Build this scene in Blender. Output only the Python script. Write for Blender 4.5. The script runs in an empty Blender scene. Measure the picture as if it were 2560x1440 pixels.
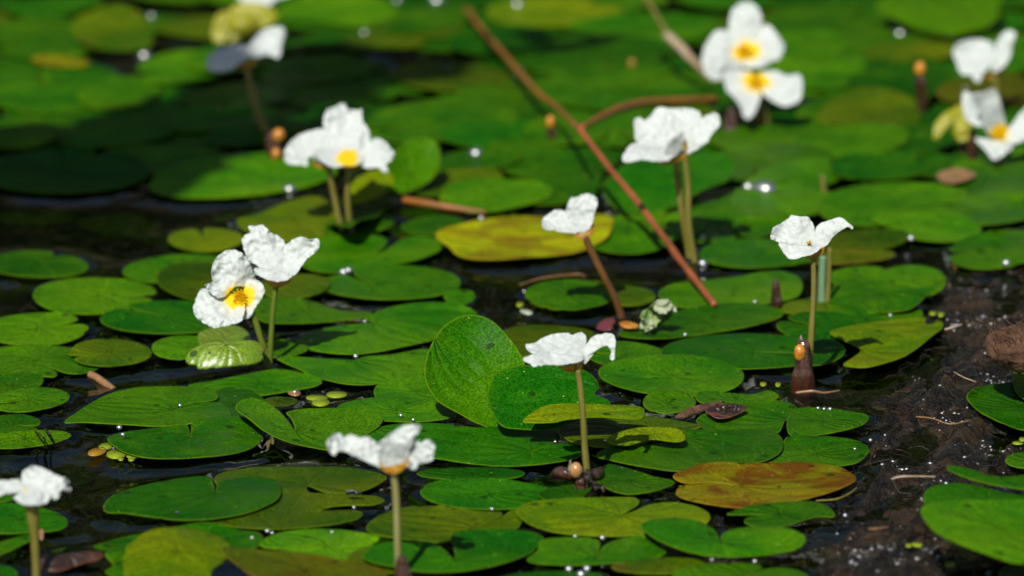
import bpy, bmesh, math, random
import numpy as np
from mathutils import Vector, noise
from mathutils.geometry import delaunay_2d_cdt
random.seed(11)
R = math.radians
sc = bpy.context.scene
COL = sc.collection
# ---------------------------------------------------------------- camera
CAMZ = 0.5; DEP = R(13.5); FPX = 12000.0
cam = bpy.data.cameras.new('camera'); cam_o = bpy.data.objects.new('camera', cam); COL.objects.link(cam_o)
cam_o.location = (0, 0, CAMZ); cam_o.rotation_euler = (R(90) - DEP, 0, 0)
cam.sensor_width = 36; cam.lens = 36 * FPX / 2560
cam.clip_start = 0.05; cam.clip_end = 300
cam.dof.use_dof = True; cam.dof.focus_distance = 1.90; cam.dof.aperture_fstop = 10.5
sc.camera = cam_o
# ---------------------------------------------------------------- light
SUN_DIR = Vector((-0.28, -0.93, 1.0)).normalized()      # towards the sun: behind the camera, to its left
elev = math.asin(SUN_DIR.z); azim = math.atan2(SUN_DIR.x, SUN_DIR.y)
w = bpy.data.worlds.new('World'); sc.world = w; w.use_nodes = True
nt = w.node_tree; nt.nodes.clear()
sky = nt.nodes.new('ShaderNodeTexSky'); sky.sky_type = 'NISHITA'; sky.sun_disc = False
sky.sun_elevation = elev; sky.sun_rotation = azim
bg = nt.nodes.new('ShaderNodeBackground'); bg.inputs[1].default_value = 0.062
wo = nt.nodes.new('ShaderNodeOutputWorld')
nt.links.new(sky.outputs[0], bg.inputs[0]); nt.links.new(bg.outputs[0], wo.inputs[0])
sun = bpy.data.lights.new('sun', 'SUN'); sun.energy = 5.0; sun.angle = R(0.53); sun.color = (1, .96, .88)
sun_o = bpy.data.objects.new('sun', sun); COL.objects.link(sun_o)
sun_o.rotation_euler = SUN_DIR.to_track_quat('Z', 'Y').to_euler(); sun_o.location = (-1, -2, 3)
vs = sc.view_settings; vs.view_transform = 'Standard'; vs.look = 'None'; vs.exposure = .12; vs.gamma = 1

# ---------------------------------------------------------------- pixel -> world
FW = Vector((0, math.cos(DEP), -math.sin(DEP))); UP = Vector((0, math.sin(DEP), math.cos(DEP)))
CAM = Vector((0, 0, CAMZ))
def ray(px, py): return FW + Vector((1, 0, 0)) * ((px - 1280) / FPX) + UP * ((720 - py) / FPX)   # unit forward depth
def onz(px, py, z=0.0):
    d = ray(px, py); return CAM + d * ((z - CAMZ) / d.z)
def ony(px, py, y):
    d = ray(px, py); return CAM + d * (y / d.y)
def atd(px, py, dep): return CAM + ray(px, py) * dep
def depth(P): return (P - CAM).dot(FW)

# ---------------------------------------------------------------- materials
def nmat(name):
    m = bpy.data.materials.new(name); m.use_nodes = True
    n = m.node_tree; n.nodes.clear(); return m, n, n.nodes.new('ShaderNodeOutputMaterial')
class NT:
    def __init__(s, n): s.n = n
    def add(s, t, **k):
        x = s.n.nodes.new(t)
        for a, b in k.items(): setattr(x, a, b)
        return x
    def put(s, sock, v):
        if v is None: return
        if isinstance(v, bpy.types.NodeSocket): s.n.links.new(v, sock)
        else: sock.default_value = v
    def math(s, op, a, b=None, c=None, clamp=False):
        x = s.add('ShaderNodeMath', operation=op, use_clamp=clamp); s.put(x.inputs[0], a); s.put(x.inputs[1], b); s.put(x.inputs[2], c); return x.outputs[0]
    def vmath(s, op, a, b=None):
        x = s.add('ShaderNodeVectorMath', operation=op); s.put(x.inputs[0], a); s.put(x.inputs[1], b); return x.outputs[0]
    def mix(s, f, a, b, blend='MIX'):
        x = s.add('ShaderNodeMix', data_type='RGBA', blend_type=blend, clamp_factor=True)
        s.put(x.inputs[0], f); s.put(x.inputs[6], a); s.put(x.inputs[7], b); return x.outputs[2]
    def noise(s, v, scale, detail=4, rough=.55, dist=0):
        x = s.add('ShaderNodeTexNoise'); s.put(x.inputs['Vector'], v); s.put(x.inputs['Scale'], scale)
        s.put(x.inputs['Detail'], detail); s.put(x.inputs['Roughness'], rough); s.put(x.inputs['Distortion'], dist); return x.outputs[0]
    def vor(s, v, scale, rnd=1):
        x = s.add('ShaderNodeTexVoronoi'); s.put(x.inputs['Vector'], v); s.put(x.inputs['Scale'], scale); s.put(x.inputs['Randomness'], rnd); return x.outputs
    def ramp(s, f, lo, hi, a=0.0, b=1.0):
        x = s.add('ShaderNodeMapRange'); x.interpolation_type = 'SMOOTHSTEP'
        s.put(x.inputs[0], f); s.put(x.inputs[1], lo); s.put(x.inputs[2], hi); s.put(x.inputs[3], a); s.put(x.inputs[4], b); return x.outputs[0]
    def attr(s, nm): return s.add('ShaderNodeAttribute', attribute_name=nm).outputs
def c4(c): return (c[0], c[1], c[2], 1)
def ocoord(N, scale=(1, 1, 1)):
    tc = N.add('ShaderNodeTexCoord'); oi = N.add('ShaderNodeObjectInfo')
    off = N.math('MULTIPLY', oi.outputs['Random'], 37.0)
    v = N.vmath('ADD', tc.outputs['Object'], off)
    return N.vmath('MULTIPLY', v, scale) if scale != (1, 1, 1) else v, oi.outputs['Random']

def leaf_mat(name, base, alt, blot=None, blot_amt=.0, coat=0, rough=.42, trans=.18, spots=.75, rim=(.13, .22, .004), spec=.05):
    m, n, out = nmat(name); N = NT(n)
    v, rnd = ocoord(N)
    lo = N.noise(v, 17, 3); mid = N.noise(v, 75, 4, .6)
    col = N.mix(N.ramp(lo, .35, .68), c4(base), c4(alt))
    # mottling at the size of cells
    fine = N.noise(v, 1100, 2, .7)
    col = N.mix(N.ramp(mid, .45, .75, 0, .45), col, c4([x * 1.3 for x in alt]))
    g = N.ramp(fine, .32, .68, .58, 1.48)
    cg = N.add('ShaderNodeCombineColor'); 
    for i in range(3): N.put(cg.inputs[i], g)
    col = N.mix(1.0, col, cg.outputs[0], 'MULTIPLY')
    # arcing veins from the stalk to the tip
    at = N.attr('leafuv'); sp = N.add('ShaderNodeSeparateXYZ'); N.put(sp.inputs[0], at['Vector'])
    u, vv = sp.outputs[0], sp.outputs[1]
    s1 = N.math('ARCTAN2', vv, u); s2 = N.math('ARCTAN2', vv, N.math('SUBTRACT', 1.02, u))
    s = N.math('ADD', s1, s2)
    wv = N.math('ABSOLUTE', N.math('SINE', N.math('MULTIPLY', s, 4.2)))
    vein = N.ramp(wv, 0.0, .10, 1, 0)
    fanv = N.math('SINE', N.math('MULTIPLY', N.math('ADD', s, N.math('MULTIPLY', mid, .25)), 46))
    col = N.mix(N.math('MULTIPLY', vein, .16), col, c4([min(1, x * 2.2 + .01) for x in alt]))
    col = N.mix(N.ramp(fanv, .2, 1, 0, .16), col, c4([x * .5 for x in base]))
    if blot:
        b = N.noise(v, 48, 5, .65, .6)
        col = N.mix(N.ramp(b, .62 - blot_amt * .35, .78 - blot_amt * .3, 0, .85), col, c4(blot))
    # random brightness of the individual
    rb = N.math('MULTIPLY_ADD', rnd, .5, .64)
    cr = N.add('ShaderNodeCombineColor'); N.put(cr.inputs[0], N.math('MULTIPLY_ADD', rnd, .55, .62)); N.put(cr.inputs[1], rb); N.put(cr.inputs[2], rb)
    col = N.mix(1.0, col, cr.outputs[0], 'MULTIPLY')
    # dark pits and pale grit
    vo = N.vor(v, 150); vs_ = N.vor(N.vmath('MULTIPLY', v, (1, 1, 1)), 330)
    cell = N.add('ShaderNodeSeparateColor'); N.put(cell.inputs[0], vo[1]); cell2 = N.add('ShaderNodeSeparateColor'); N.put(cell2.inputs[0], vs_[1])
    rr = N.math('MULTIPLY', N.ramp(cell.outputs[0], .66, 1.0), .27)
    pit = N.math('MULTIPLY', N.math('LESS_THAN', vo[0], rr), spots)
    col = N.mix(pit, col, (.008, .02, .002, 1))
    rr2 = N.math('MULTIPLY', N.ramp(cell2.outputs[1], .80, 1.0), .15)
    grit = N.math('LESS_THAN', vs_[0], rr2)
    col = N.mix(N.math('MULTIPLY', grit, .75), col, (.30, .42, .06, 1))
    ed = N.attr('edge')['Fac']
    col = N.mix(N.ramp(ed, 0, .8, .45, 0), col, c4(rim))
    bs = N.add('ShaderNodeBsdfPrincipled'); N.put(bs.inputs['Base Color'], col); bs.inputs['Coat Weight'].default_value = coat; bs.inputs['Coat Roughness'].default_value = .25
    N.put(bs.inputs['Roughness'], N.ramp(mid, .3, .8, rough - .08, rough + .16)); bs.inputs['Specular IOR Level'].default_value = spec
    bp = N.add('ShaderNodeBump'); bp.inputs['Distance'].default_value = .0009; bp.inputs['Strength'].default_value = .9
    hgt = N.math('ADD', N.math('MULTIPLY', fine, .16), N.math('ADD', N.math('MULTIPLY_ADD', lo, 4.5, N.math('MULTIPLY', mid, 1.8)), N.math('MULTIPLY', wv, .6)))
    N.put(bp.inputs['Height'], hgt); N.put(bs.inputs['Normal'], bp.outputs[0])
    tr = N.add('ShaderNodeBsdfTranslucent'); N.put(tr.inputs[0], N.mix(1.0, col, (1.0, 1.25, .5, 1), 'MULTIPLY'))
    mx = N.add('ShaderNodeMixShader'); mx.inputs[0].default_value = trans
    n.links.new(bs.outputs[0], mx.inputs[1]); n.links.new(tr.outputs[0], mx.inputs[2]); n.links.new(mx.outputs[0], out.inputs[0])
    return m
M = {}
M['g'] = leaf_mat('leaf_green', (.014, .108, .0008), (.058, .170, .001))
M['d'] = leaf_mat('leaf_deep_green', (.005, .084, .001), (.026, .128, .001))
M['b'] = leaf_mat('leaf_bright_green', (.030, .145, .001), (.080, .205, .001))
M['y'] = leaf_mat('leaf_yellow_green', (.070, .155, .001), (.165, .215, .001), (.20, .15, .01), .1)
M['o'] = leaf_mat('leaf_olive', (.028, .082, .001), (.080, .122, .001), (.10, .06, .01), .15)
M['r'] = leaf_mat('leaf_rust', (.150, .165, .002), (.210, .175, .003), (.13, .032, .002), .52, rim=(.3, .16, .02))
M['br'] = leaf_mat('leaf_brown', (.065, .100, .002), (.115, .100, .003), (.09, .045, .006), .25, rim=(.25, .12, .03))
M['ye'] = leaf_mat('leaf_dead_yellow', (.24, .30, .002), (.33, .31, .003), (.17, .12, .005), .55, rim=(.4, .3, .02))
M['dk'] = leaf_mat('leaf_rotten', (.030, .016, .014), (.045, .022, .016), (.26, .08, .035), .30, rim=(.3, .1, .04), spec=.6)
M['sh'] = leaf_mat('leaf_shiny', (.140, .270, .006), (.200, .290, .008), (.20, .19, .01), .25, rough=.38, spec=.8, coat=.45)

def simple_mat(name, c1, c2, scale=60, rough=.5, trans=0, spec=.4, bump=.4, stretch=(1, 1, 1), dist=.0006, coat=0, metallic=0):
    m, n, out = nmat(name); N = NT(n); v, rnd = ocoord(N, stretch)
    f = N.noise(v, scale, 5, .6); fi = N.noise(v, scale * 9, 3, .6)
    col = N.mix(N.ramp(f, .35, .68), c4(c1), c4(c2)); 
    col = N.mix(N.ramp(fi, .3, .7, 0, .35), col, c4([x * .55 for x in c1]))
    bs = N.add('ShaderNodeBsdfPrincipled'); N.put(bs.inputs['Base Color'], col); bs.inputs['Roughness'].default_value = rough
    bs.inputs['Specular IOR Level'].default_value = spec; bs.inputs['Coat Weight'].default_value = coat; bs.inputs['Coat Roughness'].default_value = .08
    bs.inputs['Metallic'].default_value = metallic
    bp = N.add('ShaderNodeBump'); bp.inputs['Distance'].default_value = dist; bp.inputs['Strength'].default_value = bump
    N.put(bp.inputs['Height'], N.math('ADD', f, N.math('MULTIPLY', fi, .4))); N.put(bs.inputs['Normal'], bp.outputs[0])
    if trans:
        tr = N.add('ShaderNodeBsdfTranslucent'); N.put(tr.inputs[0], col); mx = N.add('ShaderNodeMixShader'); mx.inputs[0].default_value = trans
        n.links.new(bs.outputs[0], mx.inputs[1]); n.links.new(tr.outputs[0], mx.inputs[2]); n.links.new(mx.outputs[0], out.inputs[0])
    else: n.links.new(bs.outputs[0], out.inputs[0])
    return m
M['stem'] = simple_mat('stem_olive', (.15, .135, .02), (.22, .19, .04), 140, .45, .1, stretch=(2, 2, .25))
M['stemp'] = simple_mat('stem_pale', (.30, .29, .12), (.22, .20, .06), 160, .45, .1, stretch=(2, 2, .3))
M['stemg'] = simple_mat('stem_green', (.10, .15, .012), (.15, .19, .02), 140, .45, .15, stretch=(2, 2, .25))
M['stemb'] = simple_mat('stem_brown', (.10, .040, .012), (.16, .075, .015), 140, .4, .05, stretch=(2, 2, .25))
M['stemgrey'] = simple_mat('stem_grey_green', (.13, .24, .14), (.16, .28, .15), 100, .5, .05, stretch=(2, 2, .25))
M['stalk'] = simple_mat('stalk_red', (.33, .085, .030), (.17, .055, .018), 45, .45, .0, stretch=(1, 1, 1))
M['stalko'] = simple_mat('stalk_ochre', (.20, .085, .012), (.28, .10, .014), 60, .5)
M['straw'] = simple_mat('straw', (.42, .32, .22), (.22, .14, .07), 220, .5)
M['sepal'] = simple_mat('sepal_amber', (.50, .24, .012), (.42, .27, .02), 200, .4, .35)
M['sepaly'] = simple_mat('sepal_yellow_green', (.36, .36, .02), (.46, .44, .05), 60, .4, .35)
M['recept'] = simple_mat('receptacle', (.22, .14, .012), (.26, .19, .02), 200, .4, .1)
M['stamen'] = simple_mat('stamen_yellow', (1.0, .72, .010), (.95, .58, .006), 500, .5, .15)
M['bud'] = simple_mat('bud_amber', (.72, .30, .02), (.38, .11, .012), 330, .4, .1, .6, coat=.6)
M['budp'] = simple_mat('bud_pale', (.52, .30, .12), (.42, .15, .03), 260, .25, .1, .6, coat=.8)
M['sheath'] = simple_mat('sheath_brown', (.075, .020, .006), (.022, .008, .004), 160, .3, .08, .6, coat=.5, bump=1.0, stretch=(3, 3, .35), dist=.0012)
M['sheathl'] = simple_mat('sheath_tip', (.35, .35, .30), (.12, .08, .04), 260, .2, .2, .8)
M['duck'] = simple_mat('duckweed', (.24, .36, .012), (.30, .34, .015), 200, .35, .2)
M['insect'] = simple_mat('insect_black', (.012, .011, .010), (.03, .028, .025), 600, .25, 0, .7)
M['wing'] = simple_mat('insect_wing', (.30, .30, .28), (.2, .2, .19), 600, .2, .4, .7)
M['crisp'] = simple_mat('withered', (.30, .42, .14), (.07, .15, .02), 130, .45, .2, bump=1)
M['crispw'] = simple_mat('withered_pale', (.62, .66, .50), (.35, .42, .20), 200, .4, .3, bump=1)
M['pink'] = simple_mat('pink_scrap', (.16, .035, .040), (.10, .03, .03), 150, .3, .1, .6)
M['fibre'] = simple_mat('root_fibre', (.022, .014, .006), (.007, .005, .002), 200, .4, 0, .3)
M['clump'] = simple_mat('wet_mud_clump', (.018, .010, .005), (.040, .022, .010), 300, .18, 0, .8, bump=1.0, dist=.0015)
M['algae'] = simple_mat('algae', (.10, .11, .015), (.05, .06, .01), 100, .5)
M['twig'] = simple_mat('twig', (.30, .16, .07), (.16, .08, .03), 200, .4, 0, .6)
M['fuzz'] = simple_mat('fibrous_clod', (.15, .075, .040), (.045, .020, .010), 240, .6, 0, .3, bump=1.0, dist=.002)
M['bark'] = simple_mat('bark', (.05, .035, .02), (.03, .02, .012), 20, .8)
M['folfar'] = simple_mat('bank_foliage', (.014, .032, .008), (.008, .018, .005), 3, .6, .2)
M['folnear'] = simple_mat('shade_branch_foliage', (.05, .10, .02), (.04, .07, .015), 30, .5, .12)

def petal_mat():
    m, n, out = nmat('petal_white'); N = NT(n); v, rnd = ocoord(N)
    a = N.noise(v, 95, 3, .5, .8); b = N.noise(v, 520, 2, .5); rdg = N.math('ABSOLUTE', N.math('SUBTRACT', a, .5)); vn = N.ramp(N.math('SINE', N.math('MULTIPLY_ADD', a, 3.0, N.math('MULTIPLY', N.attr('ang')['Fac'], 44.0))), .1, 1)
    col = N.mix(N.ramp(b, .35, .65), (.60, .64, .62, 1), (.70, .74, .73, 1))
    vo = N.vor(v, 170); cell = N.add('ShaderNodeSeparateColor'); N.put(cell.inputs[0], vo[1])
    pit = N.math('LESS_THAN', vo[0], N.math('MULTIPLY', N.ramp(cell.outputs[0], .85, 1.0), .14))
    col = N.mix(N.math('MULTIPLY', pit, .8), col, (.16, .15, .12, 1))
    col = N.mix(N.math('MULTIPLY', vn, .07), col, (.34, .37, .36, 1))
    yl = N.attr('yellow')['Fac']
    yy = N.math('ADD', yl, N.math('MULTIPLY', N.math('SUBTRACT', a, .5), .7))
    col = N.mix(N.ramp(yy, .12, .40, 0, .25), col, (.86, .76, .42, 1))
    col = N.mix(N.ramp(yy, .42, .56, 0, 1), col, (.95, .66, .008, 1))
    bs = N.add('ShaderNodeBsdfPrincipled'); N.put(bs.inputs['Base Color'], col); bs.inputs['Roughness'].default_value = .5
    bs.inputs['Specular IOR Level'].default_value = .25
    bp = N.add('ShaderNodeBump'); bp.inputs['Distance'].default_value = .0013; bp.inputs['Strength'].default_value = .55
    N.put(bp.inputs['Height'], N.math('ADD', N.math('MULTIPLY', vn, -.14), N.math('ADD', N.math('MULTIPLY', rdg, 1.4), N.math('MULTIPLY', b, .05)))); N.put(bs.inputs['Normal'], bp.outputs[0])
    tr = N.add('ShaderNodeBsdfTranslucent'); N.put(tr.inputs[0], N.mix(1.0, col, (.9, .95, .88, 1), 'MULTIPLY')); mx = N.add('ShaderNodeMixShader'); mx.inputs[0].default_value = .32
    n.links.new(bs.outputs[0], mx.inputs[1]); n.links.new(tr.outputs[0], mx.inputs[2]); n.links.new(mx.outputs[0], out.inputs[0])
    return m
M['petal'] = petal_mat()

def water_mat():
    m, n, out = nmat('water'); N = NT(n); tc = N.add('ShaderNodeTexCoord'); v = tc.outputs['Object']
    vs2 = N.vmath('MULTIPLY', v, (1, .45, 1))
    big = N.noise(vs2, 22, 3, .5, 1.2); fine = N.noise(vs2, 120, 3, .5, 1.5)
    bp = N.add('ShaderNodeBump'); bp.inputs['Distance'].default_value = .0016; bp.inputs['Strength'].default_value = .7
    N.put(bp.inputs['Height'], N.math('ADD', big, N.math('MULTIPLY', fine, .12)))
    gl = N.add('ShaderNodeBsdfGlossy'); gl.inputs['Roughness'].default_value = .03; N.put(gl.inputs['Normal'], bp.outputs[0])
    tr = N.add('ShaderNodeBsdfTransparent'); tr.inputs[0].default_value = (.42, .53, .24, 1)
    df = N.add('ShaderNodeBsdfDiffuse')
    N.put(df.inputs[0], N.mix(N.ramp(N.noise(vs2, 60, 5, .6, 1), .4, .7), (.0008, .0028, .0005, 1), (.004, .0070, .0010, 1)))
    m1 = N.add('ShaderNodeMixShader'); m1.inputs[0].default_value = .30
    n.links.new(tr.outputs[0], m1.inputs[1]); n.links.new(df.outputs[0], m1.inputs[2])
    fr = N.add('ShaderNodeFresnel'); fr.inputs[0].default_value = 1.33; N.put(fr.inputs['Normal'], bp.outputs[0])
    m2 = N.add('ShaderNodeMixShader'); n.links.new(fr.outputs[0], m2.inputs[0]); n.links.new(m1.outputs[0], m2.inputs[1]); n.links.new(gl.outputs[0], m2.inputs[2])
    n.links.new(m2.outputs[0], out.inputs[0]); return m
M['water'] = water_mat()
def mud_mat():
    m, n, out = nmat('mud'); N = NT(n); tc = N.add('ShaderNodeTexCoord'); v = tc.outputs['Object']
    vf = N.vmath('MULTIPLY', v, (1, .30, 1))
    a = N.noise(v, 45, 6, .65, .8); rt = N.add('ShaderNodeMapping'); N.put(rt.inputs[0], v); rt.inputs[2].default_value = (0, 0, -.5); rt.inputs[3].default_value = (.45, 2.0, 1); fib = N.noise(rt.outputs[0], 170, 5, .7, 1.8); c = N.noise(v, 900, 3, .7)
    al = N.noise(vf, 42, 6, .7, 2.5); z = N.attr('wet')['Fac']
    mud = N.mix(N.ramp(a, .44, .66), (.0020, .0014, .0005, 1), (.050, .027, .010, 1))
    mud = N.mix(N.ramp(fib, .60, .76, 0, .5), mud, (.045, .030, .012, 1))
    alg = N.mix(N.ramp(al, .36, .62), (.004, .010, .001, 1), (.085, .090, .006, 1))
    alg = N.mix(N.ramp(fib, .55, .75, 0, .6), alg, (.15, .15, .03, 1))
    col = N.mix(z, alg, mud)
    bs = N.add('ShaderNodeBsdfPrincipled'); N.put(bs.inputs['Base Color'], col)
    N.put(bs.inputs['Roughness'], N.ramp(c, .3, .7, .16, .30)); bs.inputs['Specular IOR Level'].default_value = .30
    bp = N.add('ShaderNodeBump'); bp.inputs['Distance'].default_value = .0034; bp.inputs['Strength'].default_value = 1
    N.put(bp.inputs['Height'], N.math('ADD', N.math('MULTIPLY', fib, .8), N.math('ADD', a, N.math('MULTIPLY', c, .12)))); N.put(bs.inputs['Normal'], bp.outputs[0])
    n.links.new(bs.outputs[0], out.inputs[0]); return m
M['mud'] = mud_mat()
def drop_mat():
    m, n, out = nmat('water_drop'); N = NT(n)
    gl = N.add('ShaderNodeBsdfGlossy'); gl.inputs['Roughness'].default_value = .38; tr = N.add('ShaderNodeBsdfTransparent')
    mx = N.add('ShaderNodeMixShader'); mx.inputs[0].default_value = .6; n.links.new(tr.outputs[0], mx.inputs[1]); n.links.new(gl.outputs[0], mx.inputs[2])
    n.links.new(mx.outputs[0], out.inputs[0]); return m
M['drop'] = drop_mat()

# ---------------------------------------------------------------- object helpers
def tag(o, label=None, cat=None, group=None, kind=None):
    if label: o['label'] = label
    if cat: o['category'] = cat
    if group: o['group'] = group
    if kind: o['kind'] = kind
    return o
def empty(name, loc):
    o = bpy.data.objects.new(name, None); o.empty_display_size = .01; o.location = loc; COL.objects.link(o); return o
def meshobj(name, verts, faces, mat, parent=None, origin=None, smooth=True, mats=None, midx=None):
    o0 = Vector(origin) if origin is not None else (sum((Vector(v) for v in verts), Vector()) / len(verts))
    me = bpy.data.meshes.new(name)
    me.from_pydata([tuple(Vector(v) - o0) for v in verts], [], faces); me.update()
    if smooth: me.polygons.foreach_set('use_smooth', [True] * len(me.polygons))
    for mm in (mats or [mat]): me.materials.append(mm)
    if midx: me.polygons.foreach_set('material_index', midx)
    o = bpy.data.objects.new(name, me); COL.objects.link(o)
    if parent is not None: o.parent = parent; o.location = o0 - Vector(parent_world(parent))
    else: o.location = o0
    return o
def parent_world(p):
    l = Vector(p.location)
    while p.parent: p = p.parent; l += Vector(p.location)
    return l
def catmull(pts, sub, closed=True):
    P = [Vector(p) for p in pts]; n = len(P); out = []
    rng = range(n) if closed else range(n - 1)
    for i in rng:
        if closed: a, b, c, d = P[i - 1], P[i], P[(i + 1) % n], P[(i + 2) % n]
        else: a, b, c, d = P[max(i - 1, 0)], P[i], P[i + 1], P[min(i + 2, n - 1)]
        k = max(1, int(math.ceil((c - b).length / sub)))
        for j in range(k):
            t = j / k
            out.append(.5 * ((2 * b) + (c - a) * t + (2 * a - 5 * b + 4 * c - d) * t * t + (3 * b - a - 3 * c + d) * t ** 3))
    if not closed: out.append(P[-1])
    return out
def seg_dist(p, poly):
    x, y = p; A = np.array(poly); B = np.roll(A, -1, 0); d = B - A; L = (d ** 2).sum(1) + 1e-12
    t = np.clip(((x - A[:, 0]) * d[:, 0] + (y - A[:, 1]) * d[:, 1]) / L, 0, 1)
    q = A + d * t[:, None]; return float(np.sqrt(((q - (x, y)) ** 2).sum(1).min()))
def inside(p, poly):
    x, y = p; c = False; n = len(poly); j = n - 1
    for i in range(n):
        xi, yi = poly[i]; xj, yj = poly[j]
        if (yi > y) != (yj > y) and x < (xj - xi) * (y - yi) / (yj - yi) + xi: c = not c
        j = i
    return c
def dedupe(pl, eps):
    out = []
    for p in pl:
        if not out or math.hypot(p[0] - out[-1][0], p[1] - out[-1][1]) > eps: out.append(p)
    if math.hypot(out[0][0] - out[-1][0], out[0][1] - out[-1][1]) < eps: out.pop()
    return out
def fill(poly, sp, inset):
    """triangulate a 2D outline with interior points; returns pts, tris, distance-to-edge"""
    poly = [tuple(p) for p in poly]; n = len(poly)
    xs = [p[0] for p in poly]; ys = [p[1] for p in poly]; pts = list(poly); dist = [0.0] * n
    area = sum(poly[i][0] * poly[(i + 1) % n][1] - poly[(i + 1) % n][0] * poly[i][1] for i in range(n))
    sg = 1 if area > 0 else -1
    for i in range(n):
        a = Vector(poly[i - 1]); b = Vector(poly[(i + 1) % n]); t = (b - a)
        if t.length == 0: continue
        t.normalize(); q = (poly[i][0] - t.y * inset * sg, poly[i][1] + t.x * inset * sg)
        if inside(q, poly) and seg_dist(q, poly) > inset * .85: pts.append(q); dist.append(inset)
    y = min(ys) + sp * .5; row = 0
    while y < max(ys):
        x = min(xs) + (sp * .5 if row % 2 else 0) + random.random() * .2 * sp
        while x < max(xs):
            if inside((x, y), poly):
                d = seg_dist((x, y), poly)
                if d > inset + sp * .45: pts.append((x, y)); dist.append(d)
            x += sp
        y += sp * .87; row += 1
    r = delaunay_2d_cdt([Vector(p) for p in pts], [(i, (i + 1) % n) for i in range(n)], [], 0, 1e-7)
    vo, fo = r[0], r[2]
    V = [(v.x, v.y) for v in vo]; D = []
    for i, v in enumerate(V):
        o = r[3][i]; D.append(min(dist[k] for k in o) if o else 0.0)
    T = []
    for f in fo:
        cx = sum(V[i][0] for i in f) / len(f); cy = sum(V[i][1] for i in f) / len(f)
        if inside((cx, cy), poly): T.append(tuple(f))
    used = sorted({i for f in T for i in f}); mp = {a: b for b, a in enumerate(used)}
    return [V[i] for i in used], [tuple(mp[i] for i in f) for f in T], [D[i] for i in used]
def setattr_f(o, name, vals):
    a = o.data.attributes.new(name, 'FLOAT', 'POINT'); a.data.foreach_set('value', vals)
def setattr_v(o, name, vals):
    a = o.data.attributes.new(name, 'FLOAT_VECTOR', 'POINT'); a.data.foreach_set('vector', [c for v in vals for c in v])
def tube(pts, rads, seg=10, cap=True):
    pts = [Vector(p) for p in pts]; V = []; F = []; n = len(pts); pn = None
    for i, p in enumerate(pts):
        t = (pts[min(i + 1, n - 1)] - pts[max(i - 1, 0)]).normalized()
        a = t.cross(Vector((0, 1, 0.13))) if pn is None else pn - t * pn.dot(t)
        if a.length < 1e-5: a = t.cross(Vector((1, 0, 0)))
        a.normalize(); pn = a; b = t.cross(a); r = rads[i]
        for k in range(seg):
            th = 2 * math.pi * k / seg; V.append(p + a * (r * math.cos(th)) + b * (r * math.sin(th)))
    for i in range(n - 1):
        for k in range(seg):
            F.append((i * seg + k, i * seg + (k + 1) % seg, (i + 1) * seg + (k + 1) % seg, (i + 1) * seg + k))
    if cap: F.append(tuple(range(seg))[::-1]); F.append(tuple((n - 1) * seg + k for k in range(seg)))
    return V, F
def smooth_tube(ctrl, rads, steps=8, seg=10):
    P = [Vector(p) for p in ctrl]; n = len(P); out = []; rr = []
    for i in range(n - 1):
        a, b, c, d = P[max(i - 1, 0)], P[i], P[i + 1], P[min(i + 2, n - 1)]
        for j in range(steps):
            t = j / steps
            out.append(.5 * ((2 * b) + (c - a) * t + (2 * a - 5 * b + 4 * c - d) * t * t + (3 * b - a - 3 * c + d) * t ** 3)); rr.append(rads[i] * (1 - t) + rads[i + 1] * t)
    out.append(P[-1]); rr.append(rads[-1])
    for i in range(len(rr)): rr[i] *= 1 + .07 * noise.noise(out[i] * 160)
    return tube(out, rr, seg)
def ellipsoid(c, rx, ry, rz, u=14, v=9, axis=None, bump=0, fr=200):
    V = []; F = []; c = Vector(c)
    q = axis.normalized().to_track_quat('Z', 'Y') if axis is not None else None
    for j in range(v + 1):
        ph = math.pi * j / v
        for i in range(u):
            th = 2 * math.pi * i / u; p = Vector((rx * math.sin(ph) * math.cos(th), ry * math.sin(ph) * math.sin(th), rz * math.cos(ph)))
            if bump: p *= 1 + bump * noise.noise((c + p) * fr)
            if q: p = q @ p
            V.append(c + p)
    for j in range(v):
        for i in range(u):
            a = j * u + i; b = j * u + (i + 1) % u; F.append((a, a + u, b + u, b))
    return V, F
def merge(parts):
    V = []; F = []
    for v, f in parts:
        k = len(V); V += v; F += [tuple(i + k for i in g) for g in f]
    return V, F

# ---------------------------------------------------------------- height field of everything already lying on the water
GX0, GX1, GY0, GY1, GS = -.50, .50, 1.45, 3.3, .002
NX = int((GX1 - GX0) / GS); NY = int((GY1 - GY0) / GS)
H = np.full((NX, NY), .0003); HB = np.full((NX, NY), .0003)
LEAF = np.zeros((NX, NY), bool)
def hs(x, y):
    i = int((x - GX0) / GS); j = int((y - GY0) / GS)
    return min(H[i, j], HB[i, j] + .0032) if 0 <= i < NX and 0 <= j < NY else .0003
def raster(V, T, low=True):
    for f in T:
        for k in range(1, len(f) - 1):
            a, b, c = V[f[0]], V[f[k]], V[f[k + 1]]
            x0 = int((min(a.x, b.x, c.x) - GX0) / GS); x1 = int((max(a.x, b.x, c.x) - GX0) / GS) + 1
            y0 = int((min(a.y, b.y, c.y) - GY0) / GS); y1 = int((max(a.y, b.y, c.y) - GY0) / GS) + 1
            zz = (a.z + b.z + c.z) / 3
            for i in range(max(0, x0), min(NX, x1 + 1)):
                for j in range(max(0, y0), min(NY, y1 + 1)):
                    if zz > H[i, j]: H[i, j] = zz
                    LEAF[i, j] = True
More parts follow.
